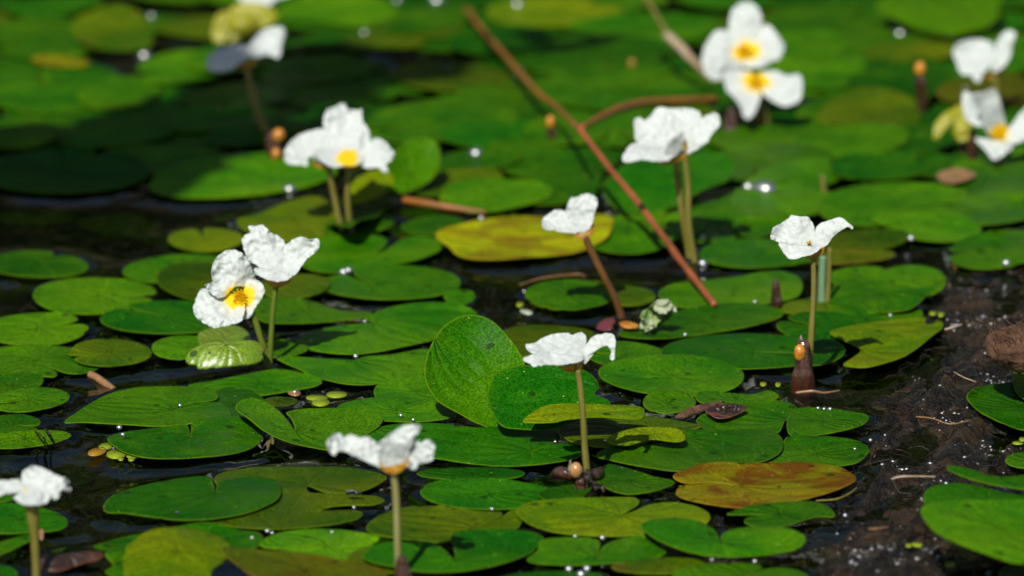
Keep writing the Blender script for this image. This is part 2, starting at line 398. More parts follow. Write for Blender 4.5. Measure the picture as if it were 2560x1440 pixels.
# ---------------------------------------------------------------- landmarks for the descriptions
LM = [('the side-on flower at far left', 615, 125), ('the tall twin-stemmed flower', 850, 345), ('the left pair of flowers', 640, 690),
      ('the small sideways flower', 1430, 540), ('the wide cup-shaped flower', 1680, 340), ('the face-on flower', 1860, 120),
      ('the flowers at the right edge', 2480, 200), ('the flower with winged right petal', 2025, 595), ('the droopy-petalled flower', 1430, 880),
      ('the front centre flower', 960, 1120), ('the bottom left corner flower', 80, 1215), ('the red stalk', 1610, 520),
      ('the dead yellow leaf', 1250, 600), ('the upright pad', 1170, 900), ('the rust-brown pad', 1910, 1212),
      ('the brown mud bank', 2350, 1120), ('the dark sheath with orange bud', 2005, 910), ('the shiny curled pad', 565, 895),
      ('the withered green scrap', 1645, 790), ('the three duckweed bits', 290, 1130), ('the open dark water', 230, 570), ('the notched yellow pad', 2215, 860)]
TONE = {'g': 'green', 'd': 'deep green', 'b': 'bright green', 'y': 'yellow-green', 'o': 'olive', 'r': 'rust-brown', 'br': 'brown', 'ye': 'yellow', 'dk': 'dark rotten', 'sh': 'shiny green'}
USED = {}
def rel(cx, cy, l):
    dx, dy = cx - l[1], cy - l[2]
    if abs(dy) * 2.2 > abs(dx): return 'behind' if dy < 0 else 'in front of'
    return 'left of' if dx < 0 else 'right of'
def rel_label(nouns, cx, cy):
    c = sorted(LM, key=lambda l: math.hypot((l[1] - cx) * .8, (l[2] - cy) * 1.6))
    for nn in nouns:
        for k in range(5):
            for k2 in range(k + 1, 6):
                l1, l2 = c[k], c[k2]; t = '%s %s %s and %s %s' % (nn, rel(cx, cy, l1), l1[0], rel(cx, cy, l2), l2[0])
                if len(t.split()) <= 16 and t not in USED: USED[t] = 1; return t
    return '%s by %s' % (nouns[-1], c[0][0])
def auto_label(tone, cx, cy, wd, far=False):
    size = 'small' if wd < 150 else ('broad' if wd > 290 else 'mid-sized')
    return rel_label([TONE[tone] + ' lily pad', size + ' ' + TONE[tone] + ' lily pad'], cx, cy)
# ---------------------------------------------------------------- lily pads
def E(cx, cy, a, b, rot=0, notch=None, nd=.75, nw=.20, sk=0):
    """outline of a pad from its place in the photograph (then laid on the water). notch: direction in degrees in the pad's plane"""
    pts = []; N_ = 22
    nz = notch if notch is not None else 9999
    for k in range(N_):
        th = 360 * k / N_
        if notch is not None and abs((th - nz + 180) % 360 - 180) < 15: continue
        r = 1 + .045 * math.sin(R(th * 2 + cx)) + .03 * math.sin(R(th * 3 + cy * 3))
        pts.append((th, r))
    if notch is not None:
        pts += [((nz - 12) % 360, .97), ((nz - 3.2) % 360, .74), (nz % 360, .12), ((nz + 3.2) % 360, .74), ((nz + 12) % 360, .97)]
        pts.sort()
    o = []
    for th, r in pts:
        x = a * r * math.cos(R(th)); y = b * r * math.sin(R(th)); cr, sr = math.cos(R(rot)), math.sin(R(rot))
        o.append((cx + x * cr - y * sr, cy - (x * sr + y * cr)))
    return o
PADS = 0
def pad(pts, tone='g', label=None, lift=None, group='lily pads on the pond', name='lily_pad', tip=None, und=1.4, clear=.0008, cap=.0030, cat='lily pad', mat=None, curl=0, far=False, sp=None):
    """lift = (pitch, roll, z0, anchor_px, anchor_py): a pad held out of the water; otherwise it settles on whatever lies under it"""
    global PADS; PADS += 1
    cxp = sum(p[0] for p in pts) / len(pts); cyp = sum(p[1] for p in pts) / len(pts)
    wd = max(p[0] for p in pts) - min(p[0] for p in pts)
    ol = [(p.x, p.y) for p in catmull(pts, 12, True)]
    s0 = random.random() * 100
    ol = [(x + 1.1 * noise.noise(Vector((x * .03, y * .09, s0))), y + .5 * noise.noise(Vector((x * .03, y * .09, s0 + 9)))) for x, y in ol]
    if cat == 'lily pad':
        cq = (sum(p[0] for p in ol) / len(ol), sum(p[1] for p in ol) / len(ol))
        for q_ in range(random.choice((0, 0, 1, 1, 2, 3))):
            bc = random.choice(ol); br_ = random.uniform(5, 15)
            if tip and math.hypot(bc[0] - tip[0], bc[1] - tip[1]) < 40: continue
            o3 = []
            for x, y in ol:
                d = math.hypot(x - bc[0], (y - bc[1]) * 2.4)
                if d < br_:
                    k = .55 * (br_ - d) / max(wd, 60) * 2.0; x, y = x + (cq[0] - x) * k, y + (cq[1] - y) * k
                o3.append((x, y))
            ol = o3
    zz = .0015
    if lift:
        pitch, roll, z0, ax, ay = lift; A = onz(ax, ay, z0)
        nrm = Vector((-math.sin(R(roll)), -math.sin(R(pitch)), math.cos(R(pitch)) * math.cos(R(roll)))).normalized()
        def place(px, py, z=None):
            d = ray(px, py); return CAM + d * ((A - CAM).dot(nrm) / d.dot(nrm))
        tx = Vector((1, 0, nrm.x / -nrm.z)).normalized(); ty = nrm.cross(tx)
        W = [place(x, y) for x, y in ol]; o2 = [((p - A).dot(tx), (p - A).dot(ty)) for p in W]
    else:
        W = [onz(x, y, zz) for x, y in ol]; o2 = [(p.x, p.y) for p in W]
    o2 = dedupe(o2, .0009)
    V2, T, D = fill(o2, sp or .0042, .0007)
    if lift:
        V = [A + tx * x + ty * y for x, y in V2]
        mx = max(D) + 1e-6; out = []
        for v, d in zip(V, D):
            k = noise.noise(Vector((v.x * 28, v.y * 28, s0))) * .0022 * und
            out.append(v + nrm * (k + curl * (d / mx) ** .7))
        V = out
    else:
        nb = [set() for _ in V2]
        for f in T:
            for i in range(len(f)): nb[f[i]].add(f[i - 1]); nb[f[i - 1]].add(f[i])
        nb = [list(s) for s in nb]; n = len(V2)
        # pixel of every vertex
        px = []
        for x, y in V2:
            P = Vector((x, y, zz)); d = P - CAM; f = d.dot(FW); px.append((1280 + FPX * d.x / f, 720 - FPX * d.dot(UP) / f))
        z = [zz] * n; XY = [(x, y) for x, y in V2]
        uo = [und * (.0003 + .0007 * noise.noise(Vector((x * 26, y * 20, s0)))) + .0007 * und * max(0, noise.noise(Vector((x * 60, y * 60, s0 + 5)))) * (1 if d_ < .004 else .3) for (x, y), d_ in zip(V2, D)]
        for it in range(3):
            tg = [hs(x, y) + clear for x, y in XY]; z = list(tg)
            for k in range(26):
                z = [max(tg[i], sum(z[j] for j in nb[i]) / len(nb[i])) if nb[i] else tg[i] for i in range(n)]
            if it < 2:
                XY = []
                for i in range(n):
                    P = onz(px[i][0], px[i][1], z[i] + max(0, uo[i])); XY.append((P.x, P.y))
        V = [onz(px[i][0], px[i][1], z[i] + max(0, uo[i])) for i in range(n)]
        raster(V, T)
    c0 = sum(V, Vector()) / len(V)
    if tip is None:
        tipw = c0.copy(); ax = Vector((math.cos(s0), math.sin(s0), 0))
    else:
        tipw = min(V, key=lambda v: (lambda d: math.hypot(1280 + FPX * d.x / d.dot(FW) - tip[0], 3 * (720 - FPX * d.dot(UP) / d.dot(FW) - tip[1])))(v - CAM)); ax = (c0 - tipw)
        ax.z = 0
        if ax.length < .002: ax = Vector((-1, 0, 0))
        ax.normalize()
    Lx = max(max((v - tipw).dot(ax) for v in V), .005); ay = Vector((-ax.y, ax.x, 0))
    o = meshobj(name, V, T, mat or M[tone])
    setattr_v(o, 'leafuv', [((v - tipw).dot(ax) / Lx, (v - tipw).dot(ay) / Lx, 0) for v in V])
    setattr_f(o, 'edge', [min(1, d / .0009) for d in D])
    md = o.modifiers.new('thickness', 'SOLIDIFY'); md.thickness = .00045; md.offset = -1
    tag(o, label or auto_label(tone, cxp, cyp, wd, far), cat, group)
    return o
# ---------------------------------------------------------------- pond bed and the mud bank
_edge = [(2400, 560), (2385, 640), (2365, 710), (2325, 800), (2255, 900), (2215, 1000), (2180, 1090), (2165, 1180), (2120, 1260), (2050, 1350), (1985, 1440), (1900, 1560), (1800, 1800)]
_ew = [onz(*p) for p in _edge]; _ey = np.array([p.y for p in _ew][::-1]); _ex = np.array([p.x for p in _ew][::-1])
_yh = [onz(1280, q).y for q in (1800, 1440, 1150, 950, 800, 640, 500)]; _hh = [.010, .012, .013, .019, .022, .014, -.004]
_lump = onz(2545, 905)
def bank(x, y, detail=True):
    if y > 3.3 or y < .9: return -.03
    xb = float(np.interp(y, _ey, _ex)); s = x - xb
    s += .007 * noise.noise(Vector((x * 18, y * 9, 3)))
    hh = float(np.interp(-y, [-v for v in _yh], _hh))
    if s > 0: z = (hh + .006) * (1 - math.exp(-(s / .019) ** 1.3)) - .0015
    else: z = s * .42 - .0018
    if s > .045: z -= (s - .045) * .22
    if y > _yh[5]: z -= (y - _yh[5]) * .10
    z += .012 * math.exp(-(((x - _lump.x) / .014) ** 2 + ((y - _lump.y) / .03) ** 2))
    if s > -.01:
        u_ = (x * .93 - y * .22); v_ = (x * .22 + y * .5)
        z += .0075 * (abs(noise.noise(Vector((u_ * 95, v_ * 30, 8)))) - .2) + (.0022 * abs(noise.noise(Vector((u_ * 240, v_ * 70, 2)))) if detail else 0)
    if s > 0: z += min(1, s / .012) * (.0060 * noise.noise(Vector((u_ * 62, v_ * 26, 5))) + .0030 * noise.noise(Vector((x * 150, y * 60, 6))))
    z += .0040 * noise.noise(Vector((x * 38, y * 20, 1))) + (.0016 * noise.noise(Vector((x * 130, y * 70, 7))) if detail else 0)
    return max(z, -.022 + .006 * noise.noise(Vector((x * 14, y * 9, 5))))
for i in range(NX):
    for j in range(NY):
        x = GX0 + i * GS
        if x > .03:
            b = bank(x, GY0 + j * GS, False)
            if b + .0015 > H[i, j]: H[i, j] = HB[i, j] = b + .0015
def grid(xs, ys, zf, name, mat):
    V = [(x, y, zf(x, y)) for y in ys for x in xs]; n = len(xs)
    F = [(j * n + i, j * n + i + 1, (j + 1) * n + i + 1, (j + 1) * n + i) for j in range(len(ys) - 1) for i in range(n - 1)]
    return meshobj(name, V, F, mat, origin=(0, 0, 0)), V
_bx = [-9, -4, -1.5, -.8, -.5] + list(np.arange(-.42, .12, .012)) + list(np.arange(.12, .48, .0022)) + [.6, .9, 1.5, 4, 9]
_by = [-3, 0, .8, 1.2] + list(np.arange(1.35, 2.62, .0034)) + list(np.arange(2.64, 3.3, .02)) + [3.6, 4.5, 6, 9.5]
bed, _bv = grid([float(v) for v in _bx], [float(v) for v in _by], bank, 'pond_bed', M['mud'])
setattr_f(bed, 'wet', [min(1, max(0, (v[2] + .007) / .006)) for v in _bv]); tag(bed, kind='structure')
# ---------------------------------------------------------------- the pads, far ones first
P = pad
# hidden lower layer that closes the carpet in the far part, then the far pads one by one
rnd = random.Random(5)
OPEN = [(-60, 470, 560, 640), (215, 110, 420, 200), (980, 130, 1250, 200), (1130, 640, 1560, 800), (1950, 215, 2120, 275), (0, 380, 380, 480)]
def is_open(x, y): return any(a < x < c and b < y < d for a, b, c, d in OPEN)
k = 0
for row in range(11):
    py = -170 + row * 56; sc_ = (py + 2280) / 3720
    for colm in range(13):
        px = -140 + colm * 235 * (sc_ / .63) + rnd.uniform(-50, 50) + (row % 2) * 80; q = py + rnd.uniform(-16, 16)
        if px > 2750 or is_open(px, q): continue
        if q > 440 and (px < 1000 or px > 2560): continue
        a = rnd.uniform(175, 250) * sc_; 
        if q > 350 and rnd.random() < .25: continue
        t = rnd.choice('ddgdgodd')  # mostly deep greens: shade between the far pads put into their colour
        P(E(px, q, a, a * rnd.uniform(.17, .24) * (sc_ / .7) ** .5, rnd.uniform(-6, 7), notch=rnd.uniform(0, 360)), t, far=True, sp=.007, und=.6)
        k += 1
# --- far band, traced
P(E(110, 95, 130, 60, 0, 200), 'g', und=1.3); P(E(120, 222, 165, 62, 2, 100), 'g', und=1.3); P(E(300, 232, 110, 38, 6, 20), 'b', und=1.3)
P(E(75, 318, 150, 28, -2, 70), 'g'); P(E(50, 340, 90, 30, 2), 'b')
P(E(470, 165, 130, 42, 6, 190), 'g', und=1.3); P(E(560, 150, 100, 30, 4), 'b')
P([(180, 70), (200, 35), (250, 15), (310, 12), (360, 40), (382, 85), (370, 120), (300, 130), (220, 118)], 'o', lift=(14, 0, .004, 280, 130), label='big olive-yellow raised pad, blurred, in the far top left corner')
P(E(150, 152, 70, 14, -4), 'ye', 'small yellowing pad patch in the far left green cover', und=1)
P([(690, 40), (720, 5), (790, -20), (900, -25), (985, 15), (1005, 50), (960, 66), (860, 62), (760, 48)], 'b', und=1.3)
P(E(1010, 80, 165, 38, 9, 300), 'o', und=1.3); P(E(1075, 45, 120, 30, 8), 'g')
P(E(790, 172, 142, 36, 4, 30), 'g', und=1.3); P(E(830, 235, 120, 26, 5), 'g'); P(E(600, 240, 150, 30, 5, 10), 'g', und=1.3)
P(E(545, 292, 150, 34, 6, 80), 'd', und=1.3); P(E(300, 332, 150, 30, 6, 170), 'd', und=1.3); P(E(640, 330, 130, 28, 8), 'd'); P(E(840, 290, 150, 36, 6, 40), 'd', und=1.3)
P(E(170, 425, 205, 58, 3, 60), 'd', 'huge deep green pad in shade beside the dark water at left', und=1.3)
P([(375, 470), (400, 430), (480, 400), (600, 385), (720, 380), (830, 405), (840, 435), (780, 462), (680, 482), (560, 493), (440, 492)], 'b', 'large bright pad half in shadow with a reddish rim behind the left pair', und=1.2)
P(E(1380, 30, 180, 34, 0, 40), 'y', und=1.3); P(E(1600, 70, 190, 40, 3, 200), 'g', und=1.3); P(E(1480, 135, 190, 50, 2, 300), 'g', und=1.3)
P(E(1250, 100, 130, 40, 3), 'd', und=1.3); P(E(1130, 190, 150, 38, -3, 100), 'o', und=1.3)
P(E(1330, 245, 200, 55, 2, 120), 'g', und=1.3); P(E(1560, 215, 210, 60, 3, 40), 'g', und=1.3); P(E(1100, 300, 190, 55, 3, 200), 'g', und=1.3)
P(E(1250, 335, 150, 40, 0, 340), 'd', und=1.3); P(E(1560, 320, 150, 46, 3, 280), 'b', und=1.3); P(E(1420, 320, 110, 40, 0), 'g', und=1.3)
P(E(2090, 60, 190, 55, 0, 60), 'g', und=1.3); P(E(2160, 130, 170, 46, 5, 240), 'g', und=1.3); P(E(1990, 110, 140, 40, 2), 'g')
P([(2190, 20), (2240, -20), (2350, -60), (2460, -50), (2505, 0), (2490, 45), (2450, 72), (2380, 88), (2315, 82), (2240, 55)], 'b', lift=(12, 0, .006, 2370, 90), label='big bright raised pad at the top right above the orange bud')
P(E(2280, 128, 120, 26, 2), 'y', 'narrow yellow-green pad just under the big raised top right pad', und=1.3)
P(E(2060, 175, 150, 44, 0, 320), 'g', und=1.3); P(E(2250, 195, 130, 56, 3, 150), 'd', und=1.3); P(E(2520, 130, 110, 50, 0), 'g', und=1.3)
P(E(2480, 225, 140, 40, 2, 40), 'br', 'dull brown pad behind the shaded flower at the right edge', und=1.3)
P(E(2170, 290, 130, 70, 3, 200), 'o', und=1.3); P(E(1950, 345, 170, 40, 2, 350), 'g', und=1.3); P(E(2300, 345, 95, 38, 4, 80), 'd', und=1.3)
P(E(2510, 410, 130, 40, 2), 'b', und=1.3); P(E(2130, 350, 150, 40, 3, 140), 'g', und=1.3)
P(E(1900, 405, 170, 45, 6, 260), 'g', und=1.3); P(E(1990, 440, 130, 40, 12, 200), 'g', und=1.3); P(E(2200, 412, 128, 38, 0, 20), 'd', und=1.3)
P([(1225, 352), (1260, 348), (1330, 350), (1420, 372), (1470, 400), (1482, 425), (1460, 442), (1400, 450), (1320, 445), (1260, 425), (1238, 392)], 'g', 'green pad with orange stalk end behind the small sideways flower', und=1.2)
P(E(1190, 400, 110, 30, 8, 40), 'g'); P(E(1140, 455, 120, 34, 6), 'o')
P(E(1400, 470, 130, 36, 8, 200), 'g', und=1.2)
P([(1100, 500), (1115, 465), (1170, 448), (1260, 447), (1340, 452), (1383, 470), (1370, 495), (1300, 515), (1210, 530), (1140, 525)], 'b', und=1.2)
P([(1508, 480), (1530, 430), (1580, 402), (1640, 385), (1720, 378), (1800, 385), (1835, 410), (1820, 450), (1760, 480), (1680, 515), (1600, 528), (1540, 520)], 'd', 'deep green round pad right behind the twin stems of the cup-shaped flower', lift=(9, 0, .004, 1660, 525))
P(E(1790, 510, 150, 40, 2, 320), 'g', und=1.2); P(E(2470, 450, 150, 38, 2, 170), 'g', und=1.2)
P(E(1960, 502, 135, 42, 2, 120), 'g', und=1.2); P(E(2230, 508, 185, 56, 3, 350), 'b', 'broad bright pad spreading behind the flower with winged right petal', und=1.2)
P(E(1800, 560, 180, 44, 3, 290), 'g', und=1.2); P(E(2500, 518, 140, 40, 4, 190), 'g', und=1.2); P(E(2320, 560, 135, 42, -4, 200), 'g', und=1.2)
P(E(1640, 560, 130, 38, 2, 70), 'g'); P(E(2160, 598, 112, 28, 2), 'o', und=1.2); P(E(2500, 622, 135, 46, 5, 180), 'g', und=1.2)
P(E(2120, 640, 120, 18, 2), 'br', 'thin brownish sunken pad behind the pale green stem')
P(E(1570, 592, 115, 42, 2, 130), 'g', 'green pad just left of the lower red stalk crossed by its shadow')
P(E(1085, 562, 80, 24, 2, 300), 'g')
P([(850, 520), (870, 480), (900, 447), (960, 425), (985, 445), (970, 480), (925, 505)], 'y', lift=(20, 10, .004, 900, 515), label='narrow yellow-green raised pad behind the twin stems')
P([(1005, 482), (975, 478), (958, 455), (965, 420), (985, 385), (1010, 360), (1045, 347), (1080, 353), (1098, 380), (1096, 420), (1075, 448), (1040, 470)], 'b', lift=(38, -14, .003, 1015, 482), curl=-.004, label='bright pad standing up on a brown stalk right of the twin-stemmed flower')
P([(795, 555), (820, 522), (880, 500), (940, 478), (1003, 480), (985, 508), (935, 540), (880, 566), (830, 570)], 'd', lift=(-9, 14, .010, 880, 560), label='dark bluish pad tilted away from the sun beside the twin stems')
P([(590, 552), (650, 532), (730, 500), (800, 492), (850, 530), (858, 570), (800, 590), (720, 605), (640, 590)], 'y', 'yellow-green pad behind the left pair of flowers with brown hollow')
P(E(900, 560, 90, 26, 10), 'g')
P(E(515, 598, 93, 30, 2, 100), 'y'); P(E(95, 660, 122, 35, -2, 60), 'g')
P(E(455, 672, 140, 38, 2, 20), 'g'); P(E(500, 702, 104, 50, -2, 310), 'o', 'olive-brown round pad half behind the left face-on flower')
P([(740, 640), (765, 605), (830, 587), (900, 583), (955, 590), (968, 605), (945, 633), (975, 617), (1010, 595), (1060, 590), (1100, 600), (1103, 622), (1060, 643), (1000, 657), (940, 668), (850, 682), (770, 672)], 'g', 'notched green pad in front of the two stems of the tall flower', tip=(945, 633))
P([(1088, 590), (1105, 572), (1150, 560), (1220, 545), (1330, 540), (1440, 545), (1500, 535), (1532, 545), (1528, 575), (1500, 605), (1440, 630), (1330, 642), (1220, 648), (1150, 640), (1120, 615)], 'ye', 'dead yellow leaf with brown stains floating under the small sideways flower', name='dead_leaf', cat='leaf', group=None, und=2, tip=(1090, 590))
P(E(1900, 632, 150, 38, 1, 20), 'g', 'green pad with a dark flower shadow left of the winged flower', und=.5)
P([(795, 700), (830, 690), (868, 688), (938, 713), (885, 683), (930, 666), (1000, 662), (1090, 672), (1143, 690), (1148, 715), (1110, 735), (1040, 745), (940, 747), (850, 736), (802, 718)], 'b', 'bright notched pad right of the left pair, glinting drops by its slit', tip=(938, 713))
P(E(735, 715, 90, 30, 2), 'o', 'olive pad with a dark hole just right of the left pair'); P(E(235, 738, 162, 44, 2, 350), 'b')
P(E(1148, 742, 38, 22, 2), 'b', 'tiny bright pad by the dark water above the upright pad')
P([(630, 752), (700, 742), (760, 748), (810, 762), (860, 777), (930, 780), (905, 795), (830, 803), (740, 808), (650, 800)], 'g', 'green pad browning at its right side behind the left pair\'s stems')
P(E(420, 793, 160, 43, 0, 140), 'd'); P(E(90, 822, 130, 43, 2, 20), 'b'); P(E(1570, 738, 66, 26, -2), 'o')
P(E(1425, 736, 116, 37, -1), 'g', 'isolated green pad with a shadow in the dark water')
P(E(2150, 690, 80, 26, 0), 'g'); P(E(2280, 702, 84, 42, 0, 250), 'b')
P([(2060, 735), (2110, 705), (2200, 700), (2290, 725), (2345, 715), (2362, 695), (2368, 705), (2320, 740), (2275, 772), (2180, 780), (2090, 775)], 'g', lift=(3, 3, .003, 2200, 780), label='raised green pad whose tip points up beside the mud bank')
P(E(2060, 765, 120, 20, 2), 'o'); P(E(2170, 797, 140, 42, 4, 200), 'g'); P(E(2045, 815, 105, 36, 0, 150), 'd')
P([(1645, 735), (1680, 710), (1760, 700), (1850, 690), (1900, 680), (1960, 678), (2000, 695), (2006, 722), (1985, 745), (1900, 760), (1780, 768), (1690, 765)], 'b', 'bright pad where the red stalk ends beside the brown sheath tip', und=1.2)
P([(1550, 838), (1560, 822), (1640, 800), (1700, 775), (1790, 760), (1900, 760), (1950, 772), (1958, 785), (1930, 800), (1850, 820), (1720, 840), (1620, 846)], 'g', 'long green pad lying beneath the withered green scrap')
P([(742, 852), (770, 832), (840, 815), (900, 808), (938, 806), (912, 796), (930, 785), (985, 765), (1060, 755), (1130, 758), (1190, 780), (1200, 830), (1090, 848), (1000, 868), (900, 884), (810, 880), (750, 867)], 'g', 'large notched pad with a slit, left of the upright pad', tip=(938, 806))
P(E(90, 902, 158, 42, -1, 300), 'g'); P(E(275, 881, 108, 33, 0, 200), 'o'); P(E(30, 962, 78, 30, 8), 'g')
P(E(470, 868, 90, 31, 2), 'b'); P(E(700, 870, 70, 22, 0), 'b')
P([(500, 862), (495, 835), (530, 818), (580, 812), (615, 825), (625, 850), (580, 862), (530, 872)], 'sh', 'crumpled yellow-green pad decaying under the left face-on flower', und=3)
P([(1255, 870), (1262, 825), (1340, 812), (1440, 818), (1490, 835), (1480, 870), (1380, 885), (1290, 890)], 'o'); P(E(1570, 886, 102, 33, -2, 180), 'g')
P(E(1870, 878, 215, 46, 0, 350), 'd', 'broad deep green pad left of the dark sheath with orange bud')
P(E(2055, 880, 60, 30, 10), 'd')
P(E(1683, 937, 190, 50, -1, None), 'g', 'large oval pad right of the droopy-petalled flower stem')
P([(2073, 838), (2120, 820), (2200, 795), (2270, 785), (2340, 787), (2358, 800), (2350, 828), (2300, 870), (2230, 910), (2170, 928), (2108, 923), (2128, 902), (2152, 877), (2122, 862), (2088, 850)], 'y', 'big yellow heart-shaped pad with a shadow at its notch by the mud bank', lift=(1.2, 0, .0015, 2160, 928), tip=(2152, 877))
P([(690, 895), (720, 891), (800, 895), (882, 899), (915, 890), (980, 885), (1068, 872), (1100, 895), (1062, 932), (1000, 950), (900, 962), (810, 948), (740, 920)], 'g', 'pointed green pad left of the upright pad, starting at the paired stems', tip=(882, 899))
P(E(1040, 976, 112, 38, 2), 'g'); P(E(75, 998, 94, 31, 5, 190), 'g')
P([(462, 900), (478, 878), (520, 865), (580, 858), (640, 855), (662, 870), (660, 895), (640, 915), (580, 928), (520, 932), (495, 928), (488, 918), (472, 915)], 'sh', 'shiny curled pad with white glare at the foot of the left pair', lift=(34, -5, .003, 560, 930), curl=.0035, und=2.5)
P([(470, 965), (540, 950), (640, 930), (700, 922), (780, 938), (806, 952), (790, 965), (720, 978), (640, 990), (560, 990)], 'g'); P(E(590, 1012, 80, 42, 0), 'd')
P([(1063, 935), (1068, 890), (1085, 850), (1110, 815), (1150, 790), (1190, 785), (1230, 800), (1265, 835), (1300, 885), (1312, 930), (1290, 1000), (1250, 1068), (1200, 1058), (1150, 1030), (1100, 1000), (1075, 968)], 'o', 'large pad standing upright and facing the camera, speckled, with bright rim', lift=(42, -10, .001, 1210, 1065), curl=-.006, tip=(1215, 970), mat=M['g'])
P(E(30, 1062, 72, 28, 0, 350), 'g'); P(E(60, 1097, 112, 22, 4), 'b', 'narrow bright pad at the left edge crossed by two black twigs')
P([(160, 1055), (200, 1025), (260, 990), (330, 970), (420, 965), (510, 968), (543, 985), (540, 998), (500, 1005), (450, 1015), (430, 1023), (480, 1012), (530, 1004), (562, 1012), (577, 1030), (570, 1046), (500, 1056), (400, 1065), (300, 1060), (205, 1055)], 'g', 'broad notched pad behind the three duckweed bits, left side', tip=(430, 1023))
P(E(990, 1024, 155, 29, -2, None), 'g'); P(E(700, 1003, 45, 12, 0), 'o')
P([(1220, 995), (1225, 955), (1250, 925), (1310, 912), (1400, 910), (1470, 925), (1500, 965), (1485, 980), (1525, 1012), (1400, 1065), (1300, 1072), (1255, 1066), (1232, 1035)], 'd', 'deep green sunlit pad leaning on the upright pad behind the droopy flower stem', lift=(32, -3, .006, 1300, 1070), tip=(1500, 970))
P([(268, 1098), (300, 1082), (380, 1070), (450, 1062), (468, 1062), (479, 1088), (477, 1065), (500, 1048), (570, 1040), (630, 1045), (655, 1072), (650, 1105), (600, 1130), (500, 1143), (380, 1145), (310, 1130)], 'g', 'green pad right of the duckweed bits with a small slit', tip=(479, 1088))
P([(912, 1090), (935, 1072), (1000, 1058), (1100, 1058), (1200, 1068), (1300, 1062), (1380, 1072), (1399, 1092), (1385, 1108), (1322, 1130), (1395, 1108), (1430, 1112), (1455, 1125), (1440, 1145), (1350, 1160), (1250, 1165), (1150, 1155), (1080, 1145), (1000, 1150), (930, 1120)], 'd', 'very large deep green pad behind the front centre flower', tip=(1322, 1130))
P([(590, 1018), (598, 1000), (625, 990), (662, 998), (695, 1020), (722, 1052), (739, 1075), (728, 1040), (716, 1027), (760, 1016), (860, 1014), (930, 1021), (957, 1035), (950, 1055), (922, 1075), (900, 1100), (840, 1122), (780, 1118), (720, 1105), (665, 1078), (620, 1042)], 'g', 'pad with a curled-up left lobe and pale rim behind the front centre flower', tip=(739, 1075), lift=(5, -5, .003, 820, 1122), curl=-.002)
P(E(1672, 1004, 69, 28, 2), 'b'); P([(1738, 992), (1760, 977), (1830, 982), (1880, 985), (1920, 975), (1943, 985), (1940, 998), (1850, 1010), (1765, 1010)], 'b')
P([(1308, 1062), (1320, 1045), (1360, 1020), (1420, 1008), (1520, 1005), (1600, 1008), (1612, 1018), (1600, 1035), (1500, 1042), (1420, 1055), (1380, 1064)], 'y', 'long yellow-green curved pad crossed by the droopy flower stem', lift=(6, 0, .0105, 1450, 1062), tip=(1610, 1020))
P([(1740, 1052), (1790, 1015), (1850, 1003), (1920, 1000), (1975, 1006), (1996, 1025), (1982, 1042), (1962, 1052), (1940, 1085), (1850, 1090), (1770, 1085)], 'g', 'green pad under the brown bitten scrap, left of the mud bank', tip=(1962, 1052))
P([(1967, 1052), (1990, 1022), (2040, 1018), (2110, 1025), (2165, 1035), (2171, 1050), (2140, 1068), (2060, 1085), (1980, 1090)], 'g')
P([(1395, 1065), (1430, 1048), (1520, 1038), (1620, 1040), (1690, 1050), (1755, 1064), (1720, 1075), (1660, 1085), (1600, 1112), (1520, 1118), (1440, 1108), (1405, 1088)], 'o', 'dull olive pad crossed by the stem of the droopy-petalled flower')
P([(1925, 1155), (1945, 1130), (1962, 1098), (1980, 1090), (2060, 1090), (2130, 1098), (2172, 1118), (2165, 1140), (2130, 1160), (2040, 1168), (1960, 1168)], 'g', 'green pad behind the rust-brown pad touching the mud bank')
P([(1490, 1138), (1530, 1115), (1600, 1112), (1680, 1105), (1715, 1096), (1712, 1074), (1800, 1075), (1880, 1072), (1945, 1085), (1958, 1112), (1945, 1135), (1900, 1155), (1800, 1170), (1700, 1178), (1600, 1165), (1525, 1150)], 'g', 'very large green pad right of the droopy flower stem with pits', tip=(1715, 1096))
P([(1517, 1102), (1540, 1085), (1600, 1070), (1660, 1065), (1700, 1069), (1714, 1090), (1690, 1100), (1630, 1097), (1570, 1112)], 'y', 'torn yellow-green lobe edged with drops right of the droopy flower stem', lift=(6, 0, .006, 1600, 1110))
P(E(-15, 1244, 52, 12, 0), 'b', 'sliver of bright pad behind the bottom left corner flower')
P([(-60, 1300), (-20, 1262), (50, 1258), (110, 1270), (155, 1288), (170, 1305), (155, 1322), (90, 1330), (0, 1333), (-50, 1325)], 'd', 'green pad just behind the thick stem of the corner flower')
P(E(1180, 1184, 130, 17, 0), 'd', 'dim pad sunk just under the water behind the front centre flower stem')
P([(1490, 1200), (1500, 1175), (1520, 1160), (1570, 1170), (1640, 1192), (1690, 1205), (1640, 1226), (1570, 1235), (1520, 1222)], 'g', 'green pad between the muddy stem base and the rust-brown pad')
P([(1682, 1190), (1720, 1170), (1790, 1154), (1900, 1158), (2000, 1155), (2090, 1165), (2132, 1185), (2140, 1200), (2090, 1225), (2000, 1250), (1920, 1262), (1850, 1269), (1760, 1258), (1700, 1242), (1690, 1228), (1715, 1212), (1800, 1208), (1855, 1213), (1790, 1206), (1715, 1207)], 'r', 'rust-brown and yellow two-lobed pad beside the mud bank', tip=(1855, 1213))
P([(535, 1200), (560, 1180), (640, 1168), (740, 1166), (850, 1167), (930, 1178), (967, 1192), (955, 1205), (920, 1222), (880, 1231), (820, 1231), (790, 1222), (768, 1214), (772, 1230), (830, 1233), (900, 1237), (945, 1240), (962, 1252), (930, 1262), (880, 1262), (830, 1266), (806, 1277), (860, 1275), (895, 1276), (907, 1284), (890, 1298), (820, 1312), (700, 1322), (600, 1318), (530, 1306), (500, 1298), (560, 1280), (560, 1230)], 'o', 'large olive pad with two slits and a black fly, left of the front stem', tip=(768, 1214))
